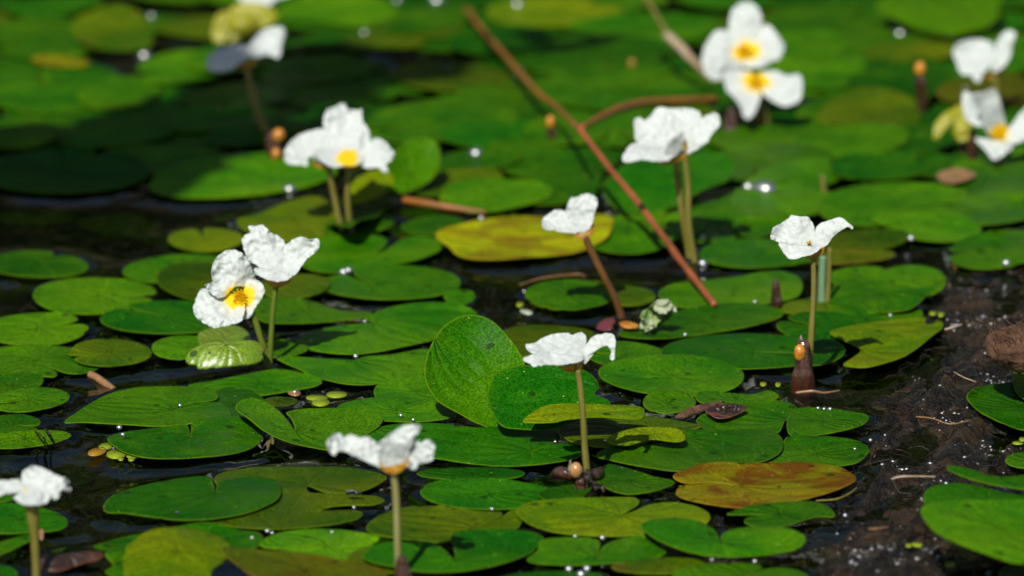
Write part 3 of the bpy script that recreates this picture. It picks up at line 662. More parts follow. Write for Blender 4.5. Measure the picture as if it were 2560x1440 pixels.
P([(258, 1266), (280, 1240), (350, 1215), (450, 1195), (520, 1190), (532, 1203), (538, 1229), (546, 1206), (580, 1196), (640, 1191), (690, 1201), (704, 1224), (695, 1246), (640, 1275), (560, 1293), (460, 1300), (380, 1292), (310, 1282), (268, 1280)], 'd', 'glossy deep green oval pad alone at the edge of the lower left water', tip=(538, 1229))
P(E(1222, 1234, 172, 40, -1, None), 'd', 'deep green oval pad right of the front stem, slimy on its right end')
P([(1480, 1210), (1400, 1215), (1345, 1232), (1370, 1252), (1440, 1256), (1460, 1240)], 'd', 'small submerged pad covered in algae beside the muddy stem base')
P([(1817, 1285), (1870, 1265), (1950, 1255), (2030, 1253), (2070, 1265), (2087, 1290), (2040, 1292), (1980, 1310), (1920, 1320), (1872, 1312), (1860, 1300), (1880, 1290), (1905, 1286)], 'g', 'small lobed green pad below the rust-brown pad')
P([(915, 1317), (935, 1297), (980, 1275), (1050, 1264), (1130, 1268), (1200, 1277), (1255, 1281), (1238, 1298), (1190, 1320), (1225, 1308), (1292, 1272), (1305, 1300), (1285, 1325), (1210, 1342), (1120, 1355), (1040, 1350), (960, 1340), (925, 1330)], 'o', 'olive pad with a browned lobe right of the front centre stem', tip=(1190, 1320))
P([(1290, 1280), (1320, 1256), (1400, 1245), (1500, 1243), (1588, 1243), (1597, 1258), (1580, 1272), (1550, 1290), (1585, 1278), (1620, 1262), (1680, 1255), (1740, 1265), (1775, 1286), (1770, 1305), (1740, 1320), (1650, 1327), (1600, 1338), (1500, 1339), (1400, 1332), (1330, 1312)], 'y', 'broad yellowish pad with a red-edged slit at the lower centre', tip=(1550, 1290))
P([(-50, 1395), (-20, 1365), (40, 1342), (78, 1335), (80, 1347), (50, 1365), (10, 1383), (-30, 1400)], 'g'); P([(110, 1400), (130, 1378), (180, 1366), (222, 1368), (240, 1385), (200, 1400), (150, 1410)], 'o')
P([(222, 1372), (280, 1350), (370, 1330), (480, 1308), (530, 1306), (600, 1325), (645, 1330), (658, 1344), (650, 1362), (620, 1372), (500, 1385), (350, 1382), (262, 1382)], 'g', 'green pad peeping out behind the round yellow-green pad')
P([(-60, 1440), (-30, 1418), (0, 1412), (30, 1418), (44, 1432), (40, 1455), (0, 1470), (-50, 1470)], 'd', 'corner of a deep green pad at the bottom left corner')
P([(262, 1385), (310, 1378), (350, 1385), (360, 1440), (320, 1460), (285, 1442), (262, 1428), (284, 1412)], 'b', 'torn bright green pad left of the round yellow-green pad')
P(E(820, 1364, 168, 43, -1, 200), 'b', 'bright green pad left of the front centre stem, behind the olive one')
P(E(405, 1362, 92, 26, 4), 'g', 'lobed pad tucked just under the round yellow-green pad')
P(E(960, 1398, 94, 34, 0), 'o'); 
P([(905, 1390), (930, 1365), (970, 1355), (1030, 1352), (1085, 1357), (1112, 1375), (1137, 1397), (1134, 1365), (1126, 1343), (1145, 1328), (1220, 1322), (1300, 1325), (1345, 1333), (1361, 1347), (1350, 1366), (1310, 1390), (1240, 1412), (1150, 1428), (1050, 1428), (980, 1415), (930, 1405)], 'd', 'notched deep green pad at the foot of the front centre flower', tip=(1137, 1397))
P([(1318, 1400), (1345, 1375), (1352, 1350), (1400, 1343), (1470, 1343), (1497, 1352), (1500, 1365), (1491, 1392), (1508, 1366), (1550, 1347), (1610, 1338), (1645, 1346), (1665, 1382), (1630, 1395), (1550, 1405), (1450, 1412), (1370, 1410)], 'g', 'green pad with a deep central slit at the lower centre bottom', tip=(1491, 1392))
P(E(1400, 1462, 180, 34, 0, 40), 'd'); P(E(1650, 1414, 122, 20, 2), 'o'); P(E(1850, 1442, 165, 37, -2, 60), 'g'); P(E(1150, 1475, 150, 30, 0), 'g')
P([(1602, 1318), (1640, 1305), (1700, 1303), (1750, 1310), (1788, 1328), (1803, 1360), (1806, 1335), (1850, 1322), (1940, 1320), (2000, 1335), (2016, 1352), (1990, 1375), (1900, 1390), (1800, 1394), (1720, 1385), (1660, 1366), (1620, 1342)], 'g', 'green two-lobed pad at the lower right centre with a small slit', tip=(1803, 1360), lift=(2.5, 0, .004, 1820, 1394), curl=.0015)
P([(307, 1405), (315, 1378), (340, 1350), (375, 1330), (430, 1320), (500, 1323), (545, 1335), (576, 1360), (572, 1385), (558, 1408), (530, 1432), (520, 1470), (470, 1500), (380, 1495), (318, 1460)], 'y', 'round yellow-green pad with brown specks at the bottom left', lift=(9, 0, .006, 430, 1470), curl=.002)
P([(553, 1367), (600, 1368), (700, 1378), (790, 1390), (870, 1405), (935, 1418), (965, 1440), (950, 1475), (750, 1485), (640, 1450), (590, 1405)], 'br', 'olive-brown pointed pad at the bottom edge left of the front stem', lift=(6, -4, .008, 760, 1440))
# right bank side
P([(2308, 1243), (2330, 1222), (2400, 1214), (2480, 1225), (2560, 1240), (2640, 1262), (2640, 1300), (2400, 1290), (2325, 1265)], 'd', 'deep green lobe showing behind the big pad at the lower right', lift=(1.2, 0, .013, 2400, 1290))
P([(2365, 1165), (2385, 1160), (2430, 1168), (2480, 1185), (2540, 1189), (2620, 1187), (2620, 1228), (2540, 1218), (2450, 1200), (2390, 1180)], 'g', 'thin curved pad on the mud bank at the right edge', lift=(2, 0, .017, 2480, 1205))
P([(2513, 1150), (2530, 1134), (2580, 1130), (2640, 1135), (2640, 1172), (2560, 1170), (2525, 1162)], 'b', 'small bright pad cut by the right edge on the mud')
P([(2418, 990), (2440, 970), (2500, 958), (2545, 957), (2600, 970), (2660, 1010), (2650, 1075), (2560, 1075), (2500, 1055), (2440, 1022)], 'd', 'deep green pad on the mud bank at the right edge')
P([(2532, 960), (2535, 930), (2560, 915), (2620, 915), (2650, 960), (2620, 1000), (2570, 1000), (2545, 985)], 'y', 'yellow-green pad overlapping a deep green one at the right edge')
P([(2302, 1285), (2320, 1268), (2380, 1255), (2480, 1248), (2580, 1250), (2680, 1290), (2670, 1370), (2560, 1402), (2480, 1392), (2400, 1370), (2340, 1340), (2310, 1310)], 'b', 'largest bright green pad resting at the lower right edge', lift=(1.2, 0, .022, 2480, 1400))
P([(2495, 1440), (2515, 1412), (2560, 1400), (2650, 1405), (2650, 1470), (2500, 1470)], 'o', 'olive pad in the bottom right corner')
# beyond the edges of the photograph
OUTL = 'green lily pad floating outside the edge of the photographed patch'
for i in range(26):
    sd = rnd.choice((-1, 1, 0)); 
    if sd == 0: px, py = rnd.uniform(-400, 2900), rnd.uniform(1530, 1760)
    else: px, py = (rnd.uniform(-560, -150) if sd < 0 else rnd.uniform(2760, 3100)), rnd.uniform(0, 1500)
    if sd > 0 and py > 600: continue
    s_ = (py + 2280) / 3720; a = rnd.uniform(120, 190) * s_
    P(E(px, py, a, a * .24, rnd.uniform(-5, 5), notch=rnd.uniform(0, 360)), rnd.choice('ggbdo'), OUTL, sp=.007, group='pads outside the photographed patch')

for (x_, y_, a_, b_, n_) in ((300, 560, 110, 24, 40), (430, 600, 90, 18, 200), (90, 540, 90, 22, 300), (1240, 700, 90, 18, 20), (1380, 668, 70, 12, 100), (420, 1150, 110, 18, 60), (180, 1190, 60, 20, 10), (330, 955, 80, 16, 150), (1960, 985, 70, 14, 0), (930, 1010, 60, 12, 90)):
    P(E(x_, y_, a_, b_, rnd.uniform(-6, 6), n_), 'o', rel_label(['dim olive pad sunken', 'small dim pad sunken', 'faint pad sunken'], x_, y_), lift=(1, 1, -.0045, x_, y_), und=.6)
# ---------------------------------------------------------------- flowers
def stemline(px, base_z=-.004, yb=None):
    """px: pixel points from top to bottom (x, y, radius_px); the foot stands in the water, the rest rises above the same line"""
    bx, by, _ = px[-1]; B = onz(bx, by, 0); y = B.y if yb is None else yb
    pts = [ony(x, q, y) for x, q, r in px[:-1]] + [B]
    rad = [r * depth(p) / FPX for p, (x, q, r) in zip(pts, px)]
    pts.append(B + Vector((0, 0, -.006))); rad.append(rad[-1])
    return pts, rad
def petal(parent, ol, base, dep, gx=0, gy=.5, off=0, bulge=0, yc=None, yr=0, mat=None, name='petal', amp=1.0, sp=4.2, label=None):
    """a petal outlined from the photograph, set at its own depth and slant: gx, gy = how fast it recedes rightward / upward"""
    s0 = random.random() * 50; o = [(p.x, p.y) for p in catmull(ol, 3.2, True)]
    o = [(x + amp * 2.0 * noise.noise(Vector((x * .12, y * .12, s0))), y + amp * 2.2 * noise.noise(Vector((x * .12, y * .12, s0 + 7)))) for x, y in o]
    o = dedupe(o, 1.2); V2, T, Dd = fill(o, sp, .9); mpp = dep / FPX; V = []
    mxr = max(math.hypot(x - base[0], y - base[1]) for x, y in V2)
    for (x, y), d in zip(V2, Dd):
        dx, dy = x - base[0], base[1] - y; r = math.hypot(dx, dy) / mxr
        q = (dx * gx + dy * gy) * mpp + off * .001 - bulge * .001 * (1 - (2 * r - 1) ** 2)
        n1 = noise.noise(Vector((x * .019, y * .019, s0))); n2 = abs(noise.noise(Vector((x * .05, y * .05, s0 + 3)))); n3 = noise.noise(Vector((x * .14, y * .14, s0)))
        rim = max(0, 1 - d / 14)
        q += amp * r * (.0056 * n1 + .0032 * (n2 - .2) + rim * .0016 * n3 + .0003 * n3 * r)
        V.append(atd(x, y, dep + q))
    c0 = sum(V, Vector()) / len(V); me_o = meshobj(name, V, T, mat or M['petal'], parent)
    # faces towards the camera
    yv = []
    for (x, y) in V2: yv.append(max(0, 1 - math.hypot((x - yc[0]), (y - yc[1]) * 1.25) / yr) if yc and yr else 0)
    setattr_f(me_o, 'yellow', yv); setattr_f(me_o, 'ang', [math.atan2(y - base[1], x - base[0]) if abs(math.atan2(y - base[1], x - base[0])) < 3.0 else 3.0 for x, y in V2])
    md = me_o.modifiers.new('thickness', 'SOLIDIFY'); md.thickness = .00022; md.offset = 0
    if label: me_o['label'] = label
    return me_o
def flower(label, stem, center, petals, sepals=(), yc=None, yr=0, stam=None, rec=None, stem_mat='stem', off=0, group='white three-petalled flowers', base_z=-.004):
    pts, rad = stemline(stem, base_z)
    foot = pts[-2]; root = empty('water_flower', foot); dep = depth(pts[0])
    tag(root, label, 'flower', group)
    i_, j_ = int((foot.x - GX0) / GS), int((foot.y - GY0) / GS); LEAF[i_:i_ + 2, j_:j_ + 2] = True
    v, f = smooth_tube(pts, rad, 8, 12); meshobj('stem', v, f, M[stem_mat], root)
    for p in petals:
        k = dict(p[2]) if len(p) > 2 else {}
        petal(root, p[0], p[1] or center, dep, yc=yc, yr=yr, **k)
    for s in sepals:
        k = dict(gx=0, gy=-.3, amp=.5, mat=M['sepal'], name='sepal', sp=3.5); k.update(s[1] if len(s) > 1 else {})
        petal(root, s[0], center, dep, **k)
    if rec:
        rx, ry, a, b = rec; c = atd(rx, ry, dep); k = dep / FPX
        v, f = ellipsoid(c, a * k, a * k, b * k, bump=.08, fr=500); meshobj('receptacle', v, f, M['recept'], root)
    if stam:
        sx, sy, a, b, n_, dz = stam; parts = []; k = dep / FPX; rs = random.Random(int(sx))
        for i in range(n_):
            th = i * 2.4; r = math.sqrt((i + .5) / n_); x = sx + a * r * math.cos(th); y = sy + b * r * math.sin(th)
            tip = atd(x, y, dep - dz * .001 - .002 * rs.random()); bs = atd(sx + (x - sx) * .35, sy + (y - sy) * .35 + 3, dep + .001)
            ax = (tip - bs); L = ax.length
            parts.append(ellipsoid((tip + bs) / 2, 2.2 * k * (1 + .4 * rs.random()), 2.2 * k, L * .5 + 1.5 * k, 7, 6, axis=ax, bump=.25, fr=900))
        v, f = merge(parts); meshobj('stamens', v, f, M['stamen'], root)
    return root
F_ = flower
F_('white flower at far left seen from the side, left petal in shade', [(618, 168, 9), (632, 235, 10), (652, 300, 11), (668, 345, 12)], (612, 150),
   [([(518, 160), (522, 140), (550, 122), (590, 112), (625, 115), (634, 130), (612, 150), (590, 165), (575, 176), (540, 179), (520, 172)], (620, 140), dict(gy=1.6, gx=.3)),
    ([(620, 118), (640, 90), (665, 72), (700, 66), (713, 80), (706, 110), (696, 146), (670, 138), (640, 146), (622, 138)], (622, 140), dict(gy=.5, gx=-.1))],
   [([(592, 163), (612, 156), (635, 150), (638, 160), (622, 173), (602, 172)],)])
F_('white flower cut by the top edge above the yellow-green calyx', [(650, 20, 8), (655, 60, 8), (660, 118, 9)], (640, 10),
   [([(590, -15), (640, -25), (690, -15), (680, 8), (655, 20), (620, 12)], (640, 15), dict(gy=.4)), ([(660, -40), (720, -50), (735, -20), (700, -5), (670, -2)], (660, 0), dict(gy=.3))])
F_('tall white flower with one high petal and yellow eye, front of the twin stems', [(873, 418, 8), (869, 480, 7.5), (872, 540, 7.5), (880, 590, 8)], (868, 395),
   [([(812, 325), (808, 300), (818, 275), (840, 265), (855, 258), (865, 262), (868, 272), (890, 275), (904, 274), (905, 292), (908, 305), (922, 325), (926, 345), (918, 368), (895, 388), (870, 392), (840, 385), (822, 362)], (868, 400), dict(gy=.45, bulge=-1)),
    ([(790, 372), (830, 368), (870, 372), (905, 378), (906, 404), (885, 415), (862, 414), (835, 419), (815, 410), (797, 397)], (868, 385), dict(gy=1.5, off=-2)),
    ([(902, 378), (920, 356), (940, 346), (960, 352), (975, 370), (986, 382), (979, 400), (966, 410), (969, 430), (955, 428), (945, 418), (920, 421), (903, 412), (895, 395)], (890, 395), dict(gy=.7, gx=-.2, off=-1))],
   [([(838, 415), (870, 412), (905, 414), (890, 424), (865, 425)],)], yc=(868, 396), yr=52, stam=(868, 396, 17, 8, 14, 2))
F_('crumpled white flower half behind the tall one, rear of the twin stems', [(822, 420, 8), (832, 475, 7.5), (845, 540, 7.5), (858, 590, 8)], (815, 400),
   [([(710, 395), (712, 375), (725, 355), (750, 336), (780, 328), (808, 322), (828, 342), (838, 370), (840, 398), (822, 410), (800, 398), (785, 388), (768, 400), (770, 413), (740, 412), (720, 410)], (825, 405), dict(gy=.8, gx=-.3, amp=1.6, off=4)),
    ([(775, 385), (800, 380), (830, 390), (825, 412), (800, 410), (785, 402)], (820, 400), dict(gy=-.5, off=5))],
   [([(775, 408), (800, 410), (830, 412), (822, 424), (795, 420)],)])
F_('white face-on flower of the left pair with a big yellow centre', [(622, 770, 7), (634, 790, 8), (650, 840, 8), (672, 915, 9)], (605, 740),
   [([(514, 712), (530, 704), (528, 680), (533, 660), (545, 640), (565, 628), (590, 626), (612, 638), (622, 655), (632, 675), (640, 695), (632, 708), (612, 716), (588, 716), (568, 738), (545, 743), (525, 732)], (600, 735), dict(gy=.15, gx=.55, amp=1.5, off=1)),
    ([(484, 768), (497, 730), (515, 721), (530, 737), (555, 743), (580, 735), (600, 735), (612, 755), (612, 778), (605, 800), (590, 808), (560, 815), (535, 820), (515, 811), (497, 799), (486, 786)], (600, 740), dict(gy=.75, gx=.1, bulge=1, amp=1.2)),
    ([(618, 700), (640, 700), (655, 708), (661, 725), (656, 742), (645, 760), (636, 772), (628, 790), (612, 798), (600, 788), (600, 765), (606, 740)], (604, 745), dict(gy=.2, gx=-.5, off=.5))],
   yc=(600, 745), yr=72, stam=(600, 745, 20, 26, 34, 2.5), stem_mat='stemg')
F_('white bowl-shaped flower of the left pair, behind the face-on one', [(690, 712, 7), (683, 770, 7), (678, 840, 7), (674, 915, 8)], (690, 685),
   [([(605, 603), (610, 590), (624, 582), (620, 566), (640, 565), (655, 562), (668, 572), (680, 583), (700, 592), (712, 605), (717, 625), (713, 650), (708, 674), (690, 680), (660, 676), (640, 662), (622, 650), (612, 630)], (690, 680), dict(gy=.35, amp=1.4, bulge=-1)),
    ([(713, 615), (735, 598), (755, 592), (770, 598), (795, 598), (799, 614), (790, 630), (770, 645), (755, 665), (740, 686), (718, 692), (705, 680), (710, 645)], (700, 685), dict(gy=.4, gx=-.3)),
    ([(635, 671), (655, 672), (682, 673), (710, 679), (729, 689), (722, 698), (705, 704), (680, 703), (655, 693), (640, 685)], (690, 680), dict(gy=.9, off=-2.5, bulge=1))],
   [([(655, 692), (680, 703), (708, 704), (728, 692), (722, 708), (700, 718), (676, 715)], dict(off=-1.5))], stem_mat='stemg')
F_('small white flower tilted sideways over the dead yellow leaf', [(1462, 590, 9), (1484, 640, 9.5), (1512, 695, 9), (1537, 745, 9), (1553, 792, 10)], (1460, 580),
   [([(1412, 540), (1418, 515), (1428, 495), (1445, 492), (1455, 487), (1472, 484), (1488, 490), (1495, 508), (1489, 525), (1483, 550), (1476, 570), (1455, 582), (1430, 580), (1411, 565)], (1460, 580), dict(gy=.1, gx=-.5, amp=1.2)),
    ([(1355, 553), (1365, 540), (1385, 527), (1405, 526), (1418, 535), (1424, 555), (1450, 578), (1430, 583), (1400, 580), (1385, 575), (1368, 577), (1358, 568)], (1455, 580), dict(gy=.9, gx=.1, off=-1))],
   [([(1438, 586), (1462, 580), (1481, 556), (1486, 574), (1476, 592), (1456, 600), (1442, 596)], dict(gy=.1))], stem_mat='stemb')
F_('wide cup-shaped white flower with inner grey fold, upper centre', [(1712, 388, 8), (1720, 470, 7.5), (1722, 560, 8), (1737, 655, 8)], (1705, 375),
   [([(1585, 312), (1587, 298), (1600, 293), (1612, 302), (1625, 290), (1640, 273), (1655, 268), (1675, 272), (1710, 270), (1742, 275), (1753, 292), (1756, 315), (1748, 340), (1728, 366), (1700, 376), (1668, 375), (1635, 372), (1608, 368), (1590, 350)], (1705, 378), dict(gy=.5, bulge=-1)),
    ([(1708, 368), (1728, 338), (1748, 305), (1765, 290), (1785, 282), (1797, 291), (1799, 315), (1780, 335), (1770, 355), (1745, 371), (1725, 383), (1708, 384)], (1705, 378), dict(gy=.25, gx=-.35, off=-1)),
    ([(1555, 395), (1565, 375), (1580, 360), (1600, 355), (1630, 360), (1670, 368), (1690, 380), (1672, 400), (1640, 403), (1600, 400), (1575, 406), (1560, 403)], (1700, 380), dict(gy=1.3, gx=.2, off=-2)),
    ([(1662, 386), (1668, 362), (1685, 341), (1706, 330), (1710, 350), (1702, 374), (1685, 392)], (1690, 390), dict(gy=-.5, gx=.3, off=-4, amp=.6))],
   [([(1640, 403), (1670, 398), (1690, 388), (1715, 379), (1728, 384), (1697, 402), (1665, 411)], dict(off=-2))], stam=(1711, 360, 7, 17, 12, 4))
F_('pale-stemmed flower hidden directly behind the cup-shaped one', [(1690, 390, 8), (1694, 440, 9), (1704, 520, 9), (1724, 640, 9)], (1690, 378),
   [([(1650, 350), (1690, 335), (1730, 345), (1735, 370), (1700, 388), (1660, 380)], (1690, 380), dict(gy=.8, off=12))])
F_('white face-on flower with square yellow eye, top right', [(1862, 170, 8), (1858, 240, 9), (1850, 290, 10), (1848, 316, 10)], (1862, 128),
   [([(1820, 85), (1825, 50), (1830, 25), (1850, 8), (1875, 5), (1895, 20), (1905, 45), (1900, 75), (1890, 100), (1862, 118), (1835, 105)], (1862, 128), dict(gy=.15, bulge=-1.5)),
    ([(1755, 150), (1760, 120), (1772, 100), (1785, 80), (1808, 76), (1835, 90), (1858, 112), (1866, 130), (1858, 152), (1850, 180), (1825, 197), (1790, 202), (1770, 190), (1758, 170)], (1862, 128), dict(gy=.4, gx=.2, amp=1.3)),
    ([(1860, 118), (1880, 95), (1905, 65), (1925, 65), (1950, 95), (1961, 115), (1950, 145), (1930, 155), (1910, 165), (1880, 171), (1858, 162)], (1862, 128), dict(gy=.45, gx=-.2, amp=1.2))],
   yc=(1862, 128), yr=64, stam=(1862, 128, 24, 20, 30, 2.5), stem_mat='stemb')
F_('shaded flower with pointed lower petal directly under the face-on one', [(1893, 235, 8), (1897, 280, 8), (1900, 334, 9)], (1890, 207),
   [([(1812, 200), (1822, 185), (1850, 176), (1878, 180), (1892, 200), (1902, 225), (1900, 250), (1886, 283), (1870, 298), (1858, 288), (1848, 260), (1830, 240), (1815, 225)], (1888, 207), dict(gy=1.1, gx=.2, off=2)),
    ([(1900, 182), (1940, 178), (1970, 190), (1998, 185), (2006, 210), (2003, 243), (1985, 261), (1955, 265), (1920, 247), (1905, 230), (1893, 208)], (1890, 207), dict(gy=1.0, gx=-.2, off=2))],
   yc=(1890, 207), yr=62, stam=(1890, 205, 22, 22, 24, 2), stem_mat='stemb')
F_('blurred white flower with ragged left petal, top right corner', [(2487, 190, 8), (2492, 250, 8), (2495, 300, 9)], (2484, 168),
   [([(2382, 130), (2395, 108), (2430, 98), (2460, 100), (2482, 110), (2488, 150), (2470, 172), (2456, 186), (2450, 202), (2435, 202), (2428, 187), (2405, 186), (2392, 160)], (2484, 168), dict(gy=.6, gx=.2)),
    ([(2478, 162), (2486, 130), (2495, 100), (2510, 82), (2525, 75), (2540, 85), (2531, 110), (2526, 140), (2510, 166), (2485, 180)], (2484, 168), dict(gy=.2, gx=-.4))],
   [([(2455, 194), (2480, 182), (2510, 166), (2502, 186), (2480, 198)],)])
F_('white flower with grey shaded rear petal and amber eye, right edge', [(2497, 365, 8), (2498, 400, 8), (2500, 425, 9)], (2497, 338),
   [([(2406, 235), (2425, 233), (2438, 260), (2460, 290), (2466, 312), (2445, 316), (2425, 306), (2410, 290)], (2490, 330), dict(gy=.5, gx=.2, off=-4)),
    ([(2430, 240), (2460, 230), (2486, 222), (2500, 250), (2512, 300), (2520, 335), (2475, 340), (2455, 300)], (2497, 340), dict(gy=-.55, gx=.2, off=0, amp=.5)),
    ([(2505, 340), (2530, 310), (2560, 272), (2600, 262), (2605, 330), (2560, 352), (2530, 358)], (2497, 340), dict(gy=.4, gx=-.3)),
    ([(2438, 348), (2460, 346), (2485, 350), (2510, 350), (2537, 342), (2530, 370), (2510, 386), (2490, 400), (2475, 390), (2463, 374)], (2497, 340), dict(gy=1.0, off=-2))],
   yc=(2497, 334), yr=46, stam=(2497, 334, 20, 18, 20, 2))
F_('white flower with one winged right petal ending in a tip', [(2033, 640, 6.5), (2035, 720, 7.5), (2029, 820, 8), (2024, 900, 9), (2022, 968, 10)], (2034, 618),
   [([(1926, 592), (1933, 570), (1950, 560), (1972, 545), (1980, 538), (2000, 542), (2018, 542), (2030, 555), (2037, 575), (2038, 600), (2035, 616), (2008, 618), (1975, 615), (1950, 607), (1930, 599)], (2034, 618), dict(gy=.45, gx=.15, amp=.8)),
    ([(2037, 610), (2038, 575), (2052, 558), (2070, 552), (2100, 543), (2118, 555), (2133, 567), (2130, 574), (2120, 567), (2105, 575), (2085, 590), (2072, 608), (2058, 620), (2042, 624)], (2034, 618), dict(gy=.3, gx=-.25, amp=.7)),
    ([(1947, 610), (1952, 606), (1980, 613), (2010, 615), (2040, 615), (2052, 620), (2032, 636), (2010, 641), (1995, 647), (1975, 647), (1960, 634)], (2034, 618), dict(gy=.9, off=-2.5, amp=.7))],
   [([(2012, 638), (2030, 634), (2048, 623), (2061, 618), (2056, 635), (2036, 646), (2016, 645)], dict(off=-1))], stam=(2024, 606, 8, 6, 5, 2.8))
F_('white flower with a drooping curled right petal tip on a long bare stem', [(1445, 925, 7.5), (1453, 985, 8), (1459, 1060, 8), (1462, 1120, 8.5), (1469, 1195, 9), (1471, 1225, 11)], (1452, 900),
   [([(1448, 884), (1400, 884), (1360, 888), (1335, 885), (1321, 877), (1314, 862), (1335, 858), (1360, 843), (1390, 834), (1420, 833), (1432, 838), (1448, 831), (1462, 836), (1466, 850), (1463, 872), (1456, 890)], (1452, 893), dict(gy=1.2, gx=.1, amp=.7, off=1)),
    ([(1308, 896), (1318, 892), (1340, 883), (1370, 877), (1395, 874), (1420, 873), (1440, 872), (1452, 877), (1459, 890), (1454, 902), (1430, 909), (1400, 913), (1368, 912), (1345, 916), (1333, 917), (1325, 910), (1312, 905)], (1454, 893), dict(gy=.9, gx=.35, off=-2, amp=.8)),
    ([(1453, 896), (1458, 875), (1470, 855), (1485, 840), (1500, 836), (1520, 833), (1535, 838), (1539, 852), (1538, 870), (1537, 885), (1536, 899), (1529, 901), (1524, 895), (1528, 880), (1522, 869), (1515, 864), (1500, 870), (1485, 880), (1470, 889), (1461, 898)], (1454, 895), dict(gy=.35, gx=-.2, amp=.7))],
   [([(1400, 918), (1422, 914), (1440, 910), (1456, 905), (1455, 920), (1438, 930), (1418, 930)], dict(off=-1)), ([(1456, 897), (1472, 890), (1484, 884), (1474, 898), (1462, 910)], dict(mat=M['petal'], name='petal', off=-1))],
   rec=(1447, 912, 10, 15))
F_('front centre white flower with amber calyx seen from below', [(984, 1182, 8.5), (990, 1235, 9), (993, 1310, 9), (995, 1390, 9), (1000, 1465, 11)], (985, 1162),
   [([(817, 1105), (822, 1098), (835, 1087), (848, 1084), (860, 1092), (880, 1086), (900, 1095), (915, 1092), (930, 1098), (942, 1110), (965, 1140), (985, 1165), (955, 1169), (920, 1156), (885, 1139), (860, 1128), (842, 1131), (834, 1139), (822, 1126)], (985, 1165), dict(gy=.55, gx=.35, amp=1.1)),
    ([(940, 1110), (965, 1095), (985, 1078), (1010, 1065), (1035, 1062), (1051, 1064), (1048, 1078), (1038, 1095), (1030, 1110), (1022, 1136), (1012, 1160), (985, 1171), (957, 1160), (942, 1132)], (985, 1168), dict(gy=-.35, gx=.1, off=-1, amp=1.1)),
    ([(1022, 1112), (1040, 1103), (1055, 1108), (1062, 1100), (1075, 1100), (1086, 1112), (1085, 1132), (1080, 1150), (1065, 1157), (1048, 1160), (1040, 1173), (1030, 1174), (1018, 1166), (1006, 1160), (1014, 1135)], (985, 1165), dict(gy=0, gx=-.5, off=1, amp=1.1))],
   [([(950, 1156), (962, 1166), (985, 1163), (1010, 1156), (1024, 1140), (1020, 1160), (1006, 1175), (985, 1186), (965, 1181), (952, 1170)], dict(gy=0, off=-2.5, bulge=1.2, sp=3))], stem_mat='stemp')
F_('small crumpled white flower on a thick stem at the bottom left corner', [(80, 1262, 17), (83, 1300, 15), (87, 1350, 10.5), (90, 1420, 10), (92, 1475, 11)], (72, 1240),
   [([(57, 1182), (80, 1165), (110, 1172), (145, 1190), (165, 1195), (172, 1205), (165, 1212), (178, 1222), (172, 1230), (155, 1225), (145, 1246), (130, 1246), (110, 1238), (85, 1236), (65, 1226), (55, 1205)], (72, 1242), dict(gy=.9, amp=1.3)),
    ([(35, 1244), (60, 1229), (90, 1228), (125, 1233), (122, 1250), (110, 1260), (80, 1263), (55, 1260)], (72, 1242), dict(gy=1.1, off=-2)),
    ([(-15, 1205), (20, 1200), (50, 1200), (62, 1215), (64, 1230), (35, 1233), (10, 1236), (-15, 1242)], (70, 1236), dict(gy=1.0, amp=1.2))],
   [([(57, 1259), (80, 1263), (108, 1259), (100, 1269), (65, 1269)],)], yc=(62, 1226), yr=9, rec=(80, 1268, 15, 10))

# ---------------------------------------------------------------- buds in their sheaths
def bud(label, foot, top, w0, w1, bpx, br, mat='bud', tip=None, twist=0):
    B = onz(foot[0], foot[1], 0); y = B.y; T_ = ony(top[0], top[1], y); root = empty('flower_bud', B); tag(root, label, 'flower bud', 'amber flower buds in brown sheaths')
    k = depth(B) / FPX; n = 7
    ctrl = [B.lerp(T_, i / (n - 1)) - Vector((0, 0, .004 * (i == 0))) for i in range(n)]; rad = [(w0 + (w1 - w0) * (i / (n - 1)) ** 1.3) * k * (.92 + .16 * random.random()) for i in range(n)]
    ctrl.append(T_ + (T_ - B).normalized() * w1 * k * .8); rad.append(w1 * .35 * k)
    v, f = smooth_tube(ctrl, rad, 5, 16)
    v = [p + Vector((noise.noise(Vector((p.x * 420, p.y * 420, p.z * 60))), noise.noise(Vector((p.x * 420 + 9, p.y * 420, p.z * 60))), 0)) * .0009 for p in v]
    meshobj('sheath', v, f, M['sheath'], root)
    if bpx:
        c = ony(bpx[0], bpx[1], y - w1 * .85 * k); v, f = ellipsoid(c, br[0] * k, br[0] * k, br[1] * k, 16, 12, bump=.06, fr=300)
        meshobj('bud', v, f, M[mat], root)
    if tip:
        a = ony(tip[0], tip[1] + 26, y); b = ony(tip[0], tip[1], y); v, f = smooth_tube([a, a.lerp(b, .5), b], [8 * k, 5 * k, 1.2 * k], 4, 8); meshobj('sheath_tip', v, f, M['sheathl'], root)
    return root
bud('orange bud in a tall dark sheath beside the winged flower stem', (2008, 975), (2008, 862), 30, 17, (1999, 882), (15, 22), tip=(2003, 838))
bud('orange bud on a slim dark sheath, blurred, far right', (2308, 292), (2302, 200), 10, 14, (2300, 172), (14, 19))
bud('round orange bud at the stem foot of the far left flower', (690, 405), (680, 345), 20, 20, (697, 338), (16, 17))
bud('small reddish bud low beside the tall flower at left', (692, 408), (690, 392), 10, 12, (690, 385), (12, 14), 'bud')
bud('small orange-brown bud on a pad above the small sideways flower', (1383, 368), (1376, 310), 13, 10, (1376, 305), (11, 17))
bud('dull yellowish bud standing left of the face-on flower, blurred', (1592, 188), (1586, 165), 8, 7, (1580, 160), (12, 15), 'recept')
bud('pale amber snail-like bud on the muddy foot of the droopy flower', (1452, 1235), (1452, 1200), 14, 12, (1440, 1176), (16, 21), 'budp', tip=(1426, 1150))
